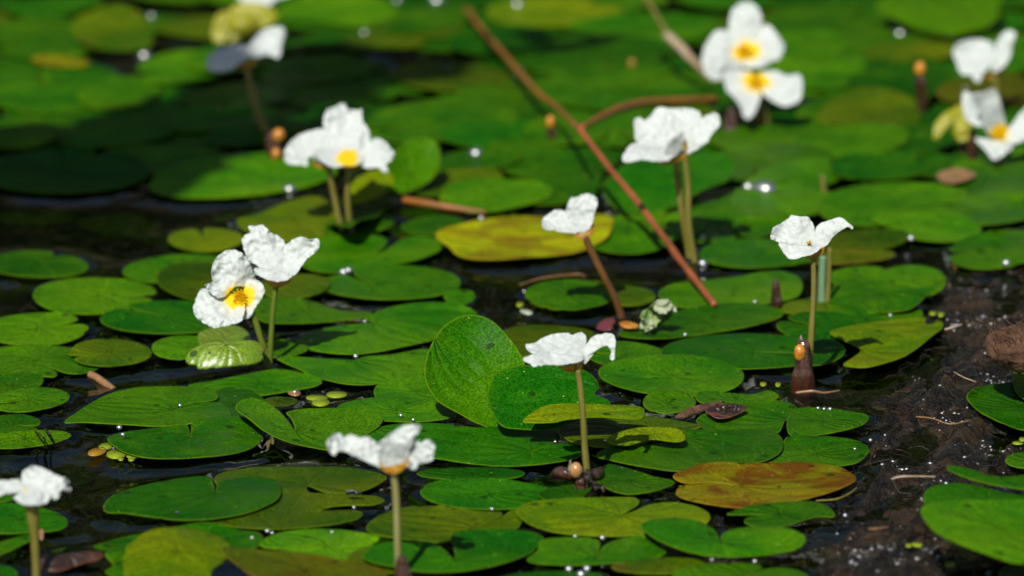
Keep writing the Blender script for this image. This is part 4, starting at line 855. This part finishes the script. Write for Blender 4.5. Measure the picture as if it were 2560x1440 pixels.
bud('pinkish brown sheath wrapping the foot of the front centre flower', (1010, 1475), (1006, 1398), 27, 12, None, None)
bud('pointed empty brown sheath standing behind the long green pad', (1942, 775), (1938, 705), 16, 6, None, None)
bud('brown sheath under the shaded top right flower', (1826, 338), (1826, 275), 26, 10, None, None)
bud('brown bud stump under the calyx at the far right', (2428, 415), (2434, 330), 12, 9, None, None)
# muddy clump at the foot of the droopy flower
Bc = onz(1462, 1232, 0); parts = []
for i in range(46):
    q_ = random.random(); parts.append(ellipsoid(Bc + Vector((max(-.007, min(.007, random.gauss(.0008, .0036) * (1.2 - q_))), random.gauss(.001, .003), -.001 + .009 * q_)), random.uniform(.0005, .0017), random.uniform(.0005, .0017), random.uniform(.0005, .0015), 12, 9, bump=.9, fr=900))
v, f = merge(parts); tag(meshobj('mud_clump', v, f, M['clump']), 'wet black mud clump around the foot of the droopy-petalled flower', 'mud')
v, f = smooth_tube([onz(1380, 1190, .002), onz(1402, 1182, .006), onz(1440, 1190, .005), onz(1490, 1186, .004), onz(1502, 1170, .003)], [.0012, .0026, .0022, .0024, .0008], 6, 9)
tag(meshobj('dead_stalk', v, f, M['sheath']), 'short hollow brown stalk piece lying at the foot of the droopy flower', 'stalk')
# calyces
def calyx(label, lobes, ball, foot):
    B = onz(foot[0], foot[1], 0); root = empty('open_calyx', B); tag(root, label, 'calyx', 'yellow-green calyces'); dep = depth(B)
    k = dep / FPX; c = atd(ball[0], ball[1], dep - .004); v, f = ellipsoid(c, ball[2] * k, ball[2] * k, ball[3] * k, bump=.12, fr=120); meshobj('receptacle', v, f, M['sepaly'], root)
    for l, gx, gy, mt in lobes: petal(root, l, (ball[0], ball[1]), dep, gx=gx, gy=gy, off=-5, mat=M[mt], name='sepal', amp=.8, bulge=2)
    a = atd(ball[0], ball[1], dep); v, f = smooth_tube([a, (a + B) / 2, B + Vector((0, 0, -.004))], [5 * k, 5 * k, 6 * k], 4, 8); meshobj('stem', v, f, M['stemb'], root)
calyx('swollen yellow-green calyx above the far left flower', [([(530, 95), (534, 55), (555, 28), (580, 40), (575, 80), (552, 108)], .3, .4, 'sepaly'), ([(565, 40), (600, 8), (655, 10), (694, 35), (680, 60), (640, 76), (600, 95), (560, 105)], 0, .3, 'sepaly')], (610, 62, 44, 34), (615, 125))
calyx('opened pale yellow calyx left of the shaded right edge flower', [([(2332, 340), (2340, 305), (2372, 275), (2412, 260), (2418, 285), (2385, 300), (2360, 330), (2340, 350)], .1, .4, 'sepaly'), ([(2385, 290), (2425, 285), (2434, 320), (2425, 345), (2395, 350)], 0, .5, 'sepaly')], (2405, 330, 24, 28), (2408, 392))
# bare stems behind the winged flower
for lab, pts, mt in (('pale grey-green bare stem directly behind the winged flower stem', [(2058, 640, 9), (2055, 700, 10), (2054, 765, 11)], 'stemgrey'),
                     ('thin olive stem just right of the pale grey-green one', [(2074, 620, 5), (2072, 700, 6), (2068, 768, 7)], 'stem'),
                     ('short olive stem poking up among pads below the top right pads', [(2056, 438, 6), (2058, 460, 7), (2060, 490, 7)], 'stem'),
                     ('short ochre stem under the shaded flower at top right', [(1908, 268, 9), (1913, 295, 9), (1917, 325, 10)], 'stem')):
    p, r = stemline(pts); v, f = smooth_tube(p, r, 6, 10); tag(meshobj('bare_stem', v, f, M[mt]), lab, 'stem', 'bare stems')
# ---------------------------------------------------------------- stalks
def onbank(x, y, z, c=.0012):
    if x < 2050 or y < 640: return onz(x, y, z)
    for _ in range(4):
        q = onz(x, y, z); z = max(z, bank(q.x, q.y) + c)
    return onz(x, y, z)
def stalk(label, px, mt, name='dead_stalk', cat='stalk'):
    pts = [onbank(x, y, z) for x, y, z, r in px]; rad = [r * depth(p) / FPX for p, (x, y, z, r) in zip(pts, px)]
    v, f = smooth_tube(pts, rad, 8, 12); return tag(meshobj(name, v, f, M[mt]), label, cat)
root = empty('dead_stalk', onz(1785, 762, .004)); tag(root, 'long red-brown broken stalk crossing diagonally from the top to the centre', 'stalk')
def part(nm, px, mt):
    pts = [onz(x, y, z) for x, y, z, r in px]; rad = [r * depth(p) / FPX for p, (x, y, z, r) in zip(pts, px)]
    v, f = smooth_tube(pts, rad, 8, 12); meshobj(nm, v, f, M[mt], root)
part('lower_piece', [(1443, 312, .040, 6), (1450, 322, .040, 9), (1464, 342, .038, 6.5), (1498, 386, .034, 7), (1530, 428, .030, 7.5), (1564, 468, .026, 7.5), (1602, 515, .022, 8.5), (1634, 560, .017, 8), (1665, 600, .013, 8.5), (1692, 640, .010, 10), (1704, 655, .009, 8.5), (1745, 708, .006, 9), (1786, 762, .004, 8)], 'stalk')
part('upper_piece', [(1165, 20, .012, 6), (1215, 85, .014, 8), (1255, 130, .015, 7), (1296, 178, .017, 8), (1350, 236, .019, 7.5), (1392, 268, .022, 6.5), (1436, 312, .036, 5.5)], 'stalko')
part('side_branch', [(1456, 318, .036, 6), (1500, 294, .032, 9), (1555, 270, .028, 12), (1620, 256, .024, 11), (1700, 253, .020, 11), (1790, 248, .016, 9)], 'stalko')
root = empty('broken_straw', onz(1785, 205, .004)); tag(root, 'beige splintered straw with olive upper end left of the face-on flower', 'straw')
part('husk', [(1665, 85, .030, 11), (1700, 118, .024, 12), (1735, 155, .018, 10), (1785, 205, .008, 4)], 'straw'); part('upper_end', [(1612, -10, .042, 7), (1645, 45, .036, 6), (1672, 92, .029, 7)], 'stem')
stalk('brown petiole holding the bright upright pad beside the twin stems', [(1010, 500, .004, 9), (1060, 508, .004, 10), (1120, 518, .003, 9), (1215, 532, .001, 6)], 'stalko', 'petiole', 'stem')
stalk('sunken orange-brown twig end in the left water gap', [(226, 936, .001, 10), (250, 950, .0, 10), (284, 975, -.002, 9)], 'twig', 'sunken_twig', 'twig')
stalk('thin olive floating thread in the water behind the isolated green pad', [(1300, 712, .001, 2), (1360, 695, .001, 2.5), (1440, 686, .001, 2), (1462, 690, .001, 1.5)], 'twig', 'floating_thread', 'thread')
for i, p in enumerate(([(88, 1078, .004, 2.2), (104, 1090, .009, 2.2), (112, 1098, .005, 2.2), (110, 1106, .0, 2.2)], [(112, 1072, .004, 2.5), (124, 1085, .009, 2.5), (131, 1098, .0, 2.5)])):
    stalk(('left', 'right')[i] + ' one of two black twigs bent over the narrow pad at the left edge', p, 'insect', 'black_twig', 'twig')
for lab, p, mt in (('bright pale twig curving on the mud bank right of the rust-brown pad', [(2228, 1198, .010, 2), (2250, 1192, .011, 2.5), (2290, 1191, .011, 2.5), (2338, 1192, .010, 2)], 'straw'),
               ('reddish floating twig at the foot of the dark sheath with orange bud', [(1990, 982, .001, 3), (2030, 978, .002, 4), (2060, 982, .001, 3), (2100, 976, .001, 1.5)], 'twig'),
               ('olive grass blade bent along the water right of the rust-brown pad', [(2040, 1252, .001, 2), (2090, 1248, .002, 2.5), (2120, 1236, .002, 2.5), (2142, 1220, .002, 2)], 'stem'),
               ('short buff twig lying high on the mud bank', [(2362, 824, .014, 3), (2385, 818, .015, 3), (2404, 811, .015, 2)], 'straw'),
               ('thin root arching on the mud left of the deep green right edge pad', [(2385, 930, .012, 2), (2410, 944, .014, 2.2), (2440, 955, .012, 2)], 'straw'),
               ('long thin root across the middle of the mud bank', [(2290, 1042, .010, 1.8), (2330, 1046, .011, 2), (2375, 1060, .010, 1.8), (2420, 1052, .010, 1.5)], 'twig'),
               ('small orange flake twig near the bottom of the mud bank', [(2172, 1322, .006, 3), (2190, 1322, .007, 2.5), (2222, 1317, .006, 2)], 'twig')):
    stalk(lab, p, mt, 'twig', 'twig')
# ---------------------------------------------------------------- withered scraps
def scrap(name, label, cat, pts, mt, lift=None, curl=0, und=3, **k): return pad(pts, 'dk', label, lift=lift, name=name, cat=cat, group=None, curl=curl, und=und, mat=M[mt], sp=.0025, **k)
scrap('rotten_leaf', 'curled rotten dark leaf with orange patches behind the corner flower stem', 'leaf', [(105, 1402), (135, 1396), (170, 1385), (225, 1372), (252, 1370), (258, 1378), (248, 1392), (205, 1408), (150, 1438), (112, 1442), (90, 1425)], 'dk', (12, 8, .003, 170, 1442), .003)
scrap('leaf_scrap', 'rust-brown bitten scrap lying on the pad left of the mud bank', 'leaf scrap', [(1762, 1024), (1790, 1015), (1830, 1008), (1868, 1018), (1855, 1030), (1820, 1044), (1790, 1044), (1775, 1035)], 'dk')
scrap('leaf_scrap', 'pink-brown ribbed shell of a rolled pad edge right of the olive pad', 'leaf scrap', [(1688, 1036), (1705, 1022), (1740, 1008), (1790, 1003), (1812, 1005), (1780, 1016), (1740, 1030), (1712, 1040)], 'fuzz', (24, -8, .003, 1720, 1040), .002)
scrap('leaf_scrap', 'dull pink scrap floating by the foot of the small sideways flower', 'leaf scrap', [(1492, 824), (1494, 812), (1504, 804), (1520, 799), (1534, 802), (1540, 812), (1530, 822), (1534, 830), (1512, 833), (1502, 828)], 'pink', (14, 6, .001, 1515, 832), 0)
scrap('leaf_scrap', 'small orange scrap between the pink one and the withered green scrap', 'leaf scrap', [(1546, 806), (1565, 802), (1595, 810), (1598, 817), (1575, 820), (1552, 815)], 'bud')
scrap('leaf_scrap', 'reddish scrap among pads near the right edge, blurred', 'leaf scrap', [(2340, 440), (2360, 425), (2400, 420), (2440, 432), (2420, 448), (2370, 458)], 'twig')
scrap('leaf_scrap', 'buff leaf bit below the bottom left corner pad', 'leaf scrap', [(96, 1330), (108, 1328), (110, 1345), (106, 1358), (98, 1352)], 'twig', (40, 0, .002, 104, 1358))
wr = empty('withered_leaf', onz(1640, 828, .003)); tag(wr, 'withered green and white crumpled scrap on the long green pad', 'withered leaf')
dW = depth(onz(1640, 828, .003))
for q, (l, mt, off) in enumerate((([(1600, 800), (1602, 785), (1618, 772), (1632, 760), (1650, 765), (1655, 790), (1640, 815), (1618, 830), (1606, 826)], 'crisp', 0), ([(1630, 764), (1642, 752), (1668, 748), (1688, 768), (1692, 778), (1678, 775), (1660, 785), (1645, 780)], 'crispw', -4),
                              ([(1645, 785), (1665, 770), (1682, 778), (1670, 800), (1645, 815), (1632, 812)], 'crisp', 3), ([(1603, 800), (1612, 795), (1614, 820), (1606, 830), (1600, 818)], 'crispw', -5), ([(1622, 802), (1632, 798), (1632, 815), (1622, 822)], 'crispw', -6), ([(1640, 758), (1650, 762), (1654, 782), (1646, 784)], 'crispw', -7))):
    petal(wr, l, (1640, 820), dW, gy=.5, off=off, mat=M[mt], name='crumpled_lobe', amp=2.4, sp=3)
# fibrous clod on the bank
c = onz(2545, 868, .026); cl = [ellipsoid(c, .0125, .016, .0085, 60, 40, bump=.30, fr=110)]
cl[0] = ([q + Vector((0, 0, noise.noise(Vector((q.x * 1200, q.y * 500, q.z * 250))) * .0013 + noise.noise(q * 420) * .0014)) for q in cl[0][0]], cl[0][1])
for i in range(170):
    a = Vector((random.gauss(0, 1), random.gauss(-.7, .8), random.uniform(0, 1.2))).normalized(); q = c + Vector((a.x * .0122, a.y * .0155, a.z * .0083)); t = Vector((random.gauss(.3, .3), random.gauss(-.3, .3), random.gauss(-.8, .3))).normalized() * random.uniform(.002, .005)
    cl.append(tube([q - t, q + a * .0009, q + t], [.00012, .0002, .0001], 4, False))
v, f = merge(cl)
tag(meshobj('fibrous_clod', v, f, M['fuzz']), 'pinkish brown fibrous clod on top of the mud bank', 'clod')
# ---------------------------------------------------------------- duckweed
def disc(px, py, a, b, rot, z=.0010):
    if px > 2240: z = onbank(px, py, .001).z + .0008
    pts = [onz(px + a * math.cos(R(t)) * math.cos(R(rot)) - b * math.sin(R(t)) * math.sin(R(rot)), py - a * math.cos(R(t)) * math.sin(R(rot)) - b * math.sin(R(t)) * math.cos(R(rot)), z) for t in range(0, 360, 20)]
    c = onz(px, py, z - .0001); V = [c] + pts + [p - Vector((0, 0, .0004)) for p in pts]; n = len(pts)
    return V, [(0, 1 + i, 1 + (i + 1) % n) for i in range(n)] + [(1 + i, 1 + n + i, 1 + n + (i + 1) % n, 1 + (i + 1) % n) for i in range(n)]
for lab, fr, mt in (('upper yellow duckweed frond of the trio in the lower left water', [(266, 1114, 20, 8, 10)], 'duck'), ('orange-tinged duckweed frond at the left end of the trio', [(243, 1128, 24, 9, 12)], 'sepal'),
                ('round yellow duckweed frond in the middle of the trio', [(291, 1134, 25, 11, 3)], 'duck'), ('small duckweed frond at the right end of the trio', [(336, 1138, 20, 6, 4), (302, 1146, 7, 4, 0), (328, 1147, 8, 4, 0)], 'duck'),
                ('green duckweed frond at the right of the cluster behind the curled-lobe pad', [(842, 985, 26, 8, 2)], 'duck'), ('yellow duckweed pair in the cluster behind the curled-lobe pad', [(792, 993, 27, 7, 0), (802, 1005, 22, 9, 2)], 'duck'),
                ('brownish duckweed frond near the cluster, holding a bright drop', [(735, 980, 17, 8, -8)], 'twig'), ('left bright speck of duckweed by the dark sheath', [(1908, 959, 8, 5, 0)], 'duck'), ('right bright speck of duckweed by the dark sheath', [(1945, 960, 7, 5, 5)], 'duck'),
                ('left duckweed speck touching the yellow heart-shaped pad tip', [(2332, 782, 9, 5, 0)], 'duck'), ('right duckweed speck touching the yellow heart-shaped pad tip', [(2353, 785, 8, 6, 10)], 'duck'),
                ('green duckweed speck near the bottom of the mud bank', [(2376, 1410, 13, 6, 0)], 'duck'), ('duckweed bits beside the biggest right pad low on the mud', [(2294, 1360, 15, 5, -5), (2272, 1362, 8, 4, 0)], 'duck'),
                ('duckweed frond at the right edge above the small bright pad', [(2545, 1106, 14, 4, 0), (2556, 1097, 8, 5, 0)], 'duck'), ('pale green speck in the dark water behind the upright pad', [(1300, 760, 9, 6, 10)], 'duck'), ('pale speck below the green one behind the upright pad', [(1316, 778, 16, 6, -12)], 'crispw')):
    v, f = merge([disc(*a, z=.0010) for a in fr]); tag(meshobj('duckweed', v, f, M[mt]), lab, 'duckweed', 'duckweed fronds')
# ---------------------------------------------------------------- insects
def fly(label, px, py, L, h):
    c = onz(px, py, h); root = empty('fly', c); tag(root, label, 'fly', 'small black flies')
    for nm, off, r in (('abdomen', -.45, (.16, .5)), ('thorax', .1, (.17, .25)), ('head', .45, (.13, .14))):
        v, f = ellipsoid(c + Vector((off * L, 0, L * .22)), r[1] * L * .8, r[0] * L, r[0] * L, 12, 8); meshobj(nm, v, f, M['insect'], root)
    for s in (-1, 1):
        for k in (-.1, .1, .3):
            a = c + Vector((k * L, 0, L * .2)); b = a + Vector((k * L * .6, s * L * .35, L * .12)); d = a + Vector((k * L * 1.3, s * L * .6, -L * .2)); v, f = tube([a, b, d], [L * .025] * 3, 6); meshobj('leg', v, f, M['insect'], root)
        p = [c + Vector((.1 * L, s * L * .05, L * .38)), c + Vector((-.35 * L, s * L * .32, L * .42)), c + Vector((-.85 * L, s * L * .25, L * .36)), c + Vector((-.75 * L, s * L * .06, L * .36))]
        meshobj('wing', p + [q + Vector((0, 0, .00006)) for q in p], [(0, 1, 2, 3), (7, 6, 5, 4), (0, 4, 5, 1), (1, 5, 6, 2), (2, 6, 7, 3), (3, 7, 4, 0)], M['wing'], root, smooth=False)
fly('black fly with pale wing spots on the slit olive pad', 888, 1238, .0042, .0035); fly('tiny black fly on the glossy oval pad at lower left', 446, 1284, .0017, .0040)
# ---------------------------------------------------------------- drops that catch the sun
DR = [(361, 140, 2.6, 14), (379, 41, 1.5, 12), (911, 82, 1.4, 12), (1294, 12, 2.2, 14), (1092, 2, 3.2, 16), (993, 2, 1.6, 12), (1296, 177, 1.8, 12), (1190, 384, 2.4, 9), (724, 474, 2.3, 9), (1522, 491, 2.4, 9), (1531, 480, 1.8, 8),
      (1870, 467, 2.0, 8), (1905, 472, 3.4, 12), (1916, 474, 3.4, 12), (2250, 85, 2.3, 14), (2379, 91, 1.6, 12), (859, 680, 2.0, 7), (871, 676, 2.0, 7), (1203, 545, 1.3, 7), (2277, 595, 1.6, 7), (2515, 657, 1.9, 7), (1756, 592, 1.1, 6),
      (1757, 658, 2.0, 8), (2413, 222, 1.2, 10), (889, 890, 1.5, 4), (737, 980, 1.5, 4), (912, 803, 1.1, 4), (1887, 754, 1.3, 4), (1713, 836, 1.3, 4), (468, 898, 1.2, 4), (450, 1013, 1.1, 4), (298, 1068, 1.5, 5), (307, 1086, 1.3, 5),
      (672, 1086, .9, 3), (706, 1096, 1.2, 3), (1033, 1049, 1.0, 3), (1002, 1038, 1.1, 5), (1388, 1104, .9, 3), (1640, 1094, .9, 3), (1650, 1096, 1.0, 3), (1672, 1095, .9, 3), (1682, 1098, 1.0, 3), (1692, 1099, .9, 3), (1513, 1101, .9, 3),
      (2045, 1020, 1.1, 3), (2060, 1022, 1.0, 3), (2075, 1022, 1.2, 3), (668, 1327, 1.2, 4), (680, 1332, 1.0, 4), (1506, 1344, 1.4, 4), (1438, 1340, 1.0, 3), (1780, 1399, 1.0, 3), (1887, 1403, 1.3, 4), (1422, 1422, 1.8, 6), (1467, 1421, 1.9, 6), (1453, 1435, 2.4, 9),
      (830, 1330, .9, 3), (1550, 782, 1.2, 4), (1310, 728, 1.0, 4), (885, 1268, 1.0, 4), (1230, 1272, 1.1, 5), (2137, 1122, 1.0, 4), (2176, 1100, 1.1, 4), (2113, 1288, 1.2, 4), (2226, 788, 1.3, 5), (2212, 752, 1.0, 6), (630, 1344, 1.0, 3)]
for i, (x, y, g, r) in enumerate(DR):
    P0 = onz(x, y, .003); h_ = hs(P0.x, P0.y); P0 = onz(x, y, h_ + .0004); k = depth(P0) / FPX; rr = max(.0010, g * (.0015 if y < 500 else .0011)) if y < 720 else max(.0006, g * .00078)
    v, f = ellipsoid(P0, rr, rr, rr * .8, 14, 10); o = meshobj('water_drop', v, f, M['drop'])
    tag(o, rel_label(['glinting drop', 'tiny glinting drop', 'faint glinting drop'], x, y), 'water drop', 'glinting water drops')
# sparkling wet grit on the bank, root fibres
rm = random.Random(8); parts = []
for i in range(620):
    px, py = rm.uniform(2050, 2600), rm.uniform(660, 1440)
    if i % 3: qx, qy = rm.choice(((2140, 1385), (2200, 1372), (2240, 1380), (2330, 1380), (2360, 1395), (2280, 935), (2420, 800), (2470, 800), (2500, 955), (2530, 940), (2380, 1030), (2360, 1050), (2260, 1160), (2330, 1215), (2300, 1250), (2440, 720), (2390, 690), (2480, 1120))); px, py = qx + rm.gauss(0, 26), qy + rm.gauss(0, 9)
    p = onz(px, py, .007); s = p.x - float(np.interp(p.y, _ey, _ex))
    if s < .004: continue
    p = onbank(px, py, .0, .0); z = bank(p.x, p.y); r = rm.choice((.0002, .0003, .0003, .0004, .0005, .0008)); parts.append(ellipsoid((p.x, p.y, z + r * .2), r * rm.uniform(.6, 1.6), r, r * .6, 8, 6))
v, f = merge(parts); tag(meshobj('wet_grit', v, f, M['drop']), 'countless glinting wet beads on the brown mud bank', 'wet grit', kind='stuff')
parts = []
for i in range(330):
    px, py = rm.uniform(1990, 2640), rm.uniform(640, 1470); p = onz(px, py, .006); s = p.x - float(np.interp(p.y, _ey, _ex))
    if s < -.006: continue
    th = rm.gauss(.9, .55) if s < .02 else rm.uniform(0, 3.14); L = rm.uniform(.006, .022); pts = []
    for k in range(5):
        x, y = p.x + math.cos(th) * L * k / 4, p.y + math.sin(th) * L * k / 4 * 1.6; pts.append(Vector((x, y, max(bank(x, y), -.001) + .0004 + .0012 * math.sin(k / 4 * 3.14) * rm.random()))); th += rm.gauss(0, .28)
    parts.append(tube(pts, [.00012 + .00016 * rm.random()] * 5, 5, False))
v, f = merge(parts); tag(meshobj('root_fibres', v, f, M['fibre']), 'matted fine brown root fibres over the mud bank', 'root fibres', kind='stuff')

# algae strands just under the open water
parts = []; ra = random.Random(21)
for i in range(520):
    x0, y0, x1, y1 = ra.choice(((0, 500, 560, 640), (1150, 640, 1560, 790), (0, 1120, 540, 1400), (230, 900, 480, 1040), (1900, 930, 2280, 1010), (2050, 1200, 2250, 1440), (1330, 1205, 1470, 1262), (680, 1130, 1100, 1170)))
    q = onz(ra.uniform(x0, x1), ra.uniform(y0, y1), -.004); th = ra.uniform(-.5, .5) + ra.choice((0, 3.14)); L = ra.uniform(.005, .02); pts = []
    for k in range(5):
        pts.append(q + Vector((math.cos(th) * L * k / 4, math.sin(th) * L * k / 4 * 2, ra.uniform(-.002, .0012)))); th += ra.gauss(0, .5)
    parts.append(tube(pts, [.00015 + .00025 * ra.random()] * 5, 4, False))
v, f = merge(parts); tag(meshobj('algae_strands', v, f, M['algae']), 'loose olive algae strands drifting under the open water', 'algae', kind='stuff')
# ---------------------------------------------------------------- water, drawn up a little against every pad
D = np.where(LEAF, 0, 99).astype(float)
for k in range(9):
    N2 = D.copy(); N2[1:] = np.minimum(N2[1:], D[:-1] + 1); N2[:-1] = np.minimum(N2[:-1], D[1:] + 1); N2[:, 1:] = np.minimum(N2[:, 1:], D[:, :-1] + 1); N2[:, :-1] = np.minimum(N2[:, :-1], D[:, 1:] + 1); D = N2
def wz(x, y):
    z = .0007 * noise.noise(Vector((x * 9, y * 5, 2))) + .00045 * noise.noise(Vector((x * 30, y * 16, 4)))
    z -= .0020
    i = int((x - GX0) / GS); j = int((y - GY0) / GS)
    if 0 <= i < NX and 0 <= j < NY and not LEAF[i, j]: z += .0027 * math.exp(-D[i, j] * GS / .0085)
    return z
wx = [-9, -5, -2.5, -1.2, -.7] + [float(v) for v in np.arange(-.5, .5, .0030)] + [.55, .7, 1.2, 2.5, 5, 9]
wy = [-3, -1, .4, 1.1] + [float(v) for v in np.arange(1.45, 2.75, .0032)] + [float(v) for v in np.arange(2.76, 3.4, .02)] + [3.8, 4.6, 5.8, 6.6]
water, _ = grid(wx, wy, wz, 'water', M['water']); tag(water, kind='structure')
# ---------------------------------------------------------------- far bank, dark leafy mass mirrored in the water
rb = random.Random(3); V = []; F = []
for k in range(7500):
    x = rb.uniform(-6.5, 6.5); top = 1.75 + .55 * noise.noise(Vector((x * .5, 0, 1))) + .4 * noise.noise(Vector((x * 1.7, 0, 5)))
    z = .05 + top * rb.random() ** .8; y = 6.7 + .35 * z + rb.uniform(-.4, .6)
    c = Vector((x, y, z)); s = rb.uniform(.05, .13); a = Vector((rb.gauss(0, 1), rb.gauss(0, 1), rb.gauss(0, 1))).normalized(); b = a.cross(Vector((rb.gauss(0, 1), rb.gauss(0, 1), rb.gauss(0, 1)))).normalized()
    n = len(V); V += [c - a * s, c + b * s * .45, c + a * s, c - b * s * .45]; F.append((n, n + 1, n + 2, n + 3))
tag(meshobj('bank_vegetation', V, F, M['folfar'], smooth=False), 'dark leafy vegetation along the far bank of the pond', 'vegetation', kind='stuff')
gx = [-9.0 + .5 * i for i in range(37)]; gy = [6.2, 6.6, 7.0, 7.6, 8.4, 9.6]
g_, _ = grid(gx, gy, lambda x, y: -.05 + max(0, y - 6.45) * 1.0 + .06 * noise.noise(Vector((x, y, 0))), 'bank_slope', M['bark']); tag(g_, kind='structure')
# added unseen branch on the camera side, shaped to throw shade over the far pads
shade = [(-120, 360), (60, 335), (200, 325), (330, 280), (450, 240), (560, 190), (650, 128), (800, 120), (960, 128), (1100, 150), (1190, 160), (1130, 200), (960, 225), (900, 285), (860, 335), (720, 365), (600, 400), (500, 440), (440, 480), (380, 505), (200, 510), (-120, 500)]
shade2 = [(1240, 120), (1300, 95), (1420, 85), (1560, 100), (1540, 125), (1440, 145), (1330, 150), (1250, 150)]
br = empty('added_shade_branch', onz(500, 320) + SUN_DIR * 1.15)
tag(br, 'added unseen leafy branch over the pond near side, shaped to shade far left pads', 'branch')
PF = ony(668, 110, onz(668, 345).y); QF = PF - SUN_DIR * (PF.z / SUN_DIR.z)
V = []; F = []
for k in range(2600):
    sh = shade if k % 12 else shade2
    px, py = rb.uniform(-120, 1190) if sh is shade else rb.uniform(1240, 1560), rb.uniform(85, 510)
    if not inside((px, py), sh) : continue
    if math.hypot(onz(px, py).x - QF.x, (onz(px, py).y - QF.y) * .6) < .017: continue  # gap in the added leaves that lets sun onto the far left flower
    c = onz(px, py) + SUN_DIR * (1.15 + rb.uniform(-.08, .08)); s = rb.uniform(.012, .022)
    a = Vector((rb.gauss(0, 1), rb.gauss(0, 1), rb.gauss(0, .5))).normalized(); b = a.cross(SUN_DIR + Vector((rb.gauss(0, .5), rb.gauss(0, .5), rb.gauss(0, .5)))).normalized()
    n = len(V); V += [c - a * s, c + b * s * .5, c + a * s, c - b * s * .5]; F.append((n, n + 1, n + 2, n + 3))
meshobj('shade_foliage', V, F, M['folnear'], br, smooth=False)
tw = []
for (a, b) in (((-700, 430), (420, 380)), ((420, 380), (860, 230)), ((200, 410), (520, 300)), ((700, 290), (1150, 175)), ((860, 230), (1500, 115))):
    A = onz(*a) + SUN_DIR * 1.15; B = onz(*b) + SUN_DIR * 1.15; tw.append(smooth_tube([A, (A + B) / 2 + Vector((0, 0, .02)), B], [.005, .004, .0025], 5, 7))
v, f = merge(tw); meshobj('twigs', v, f, M['bark'], br)
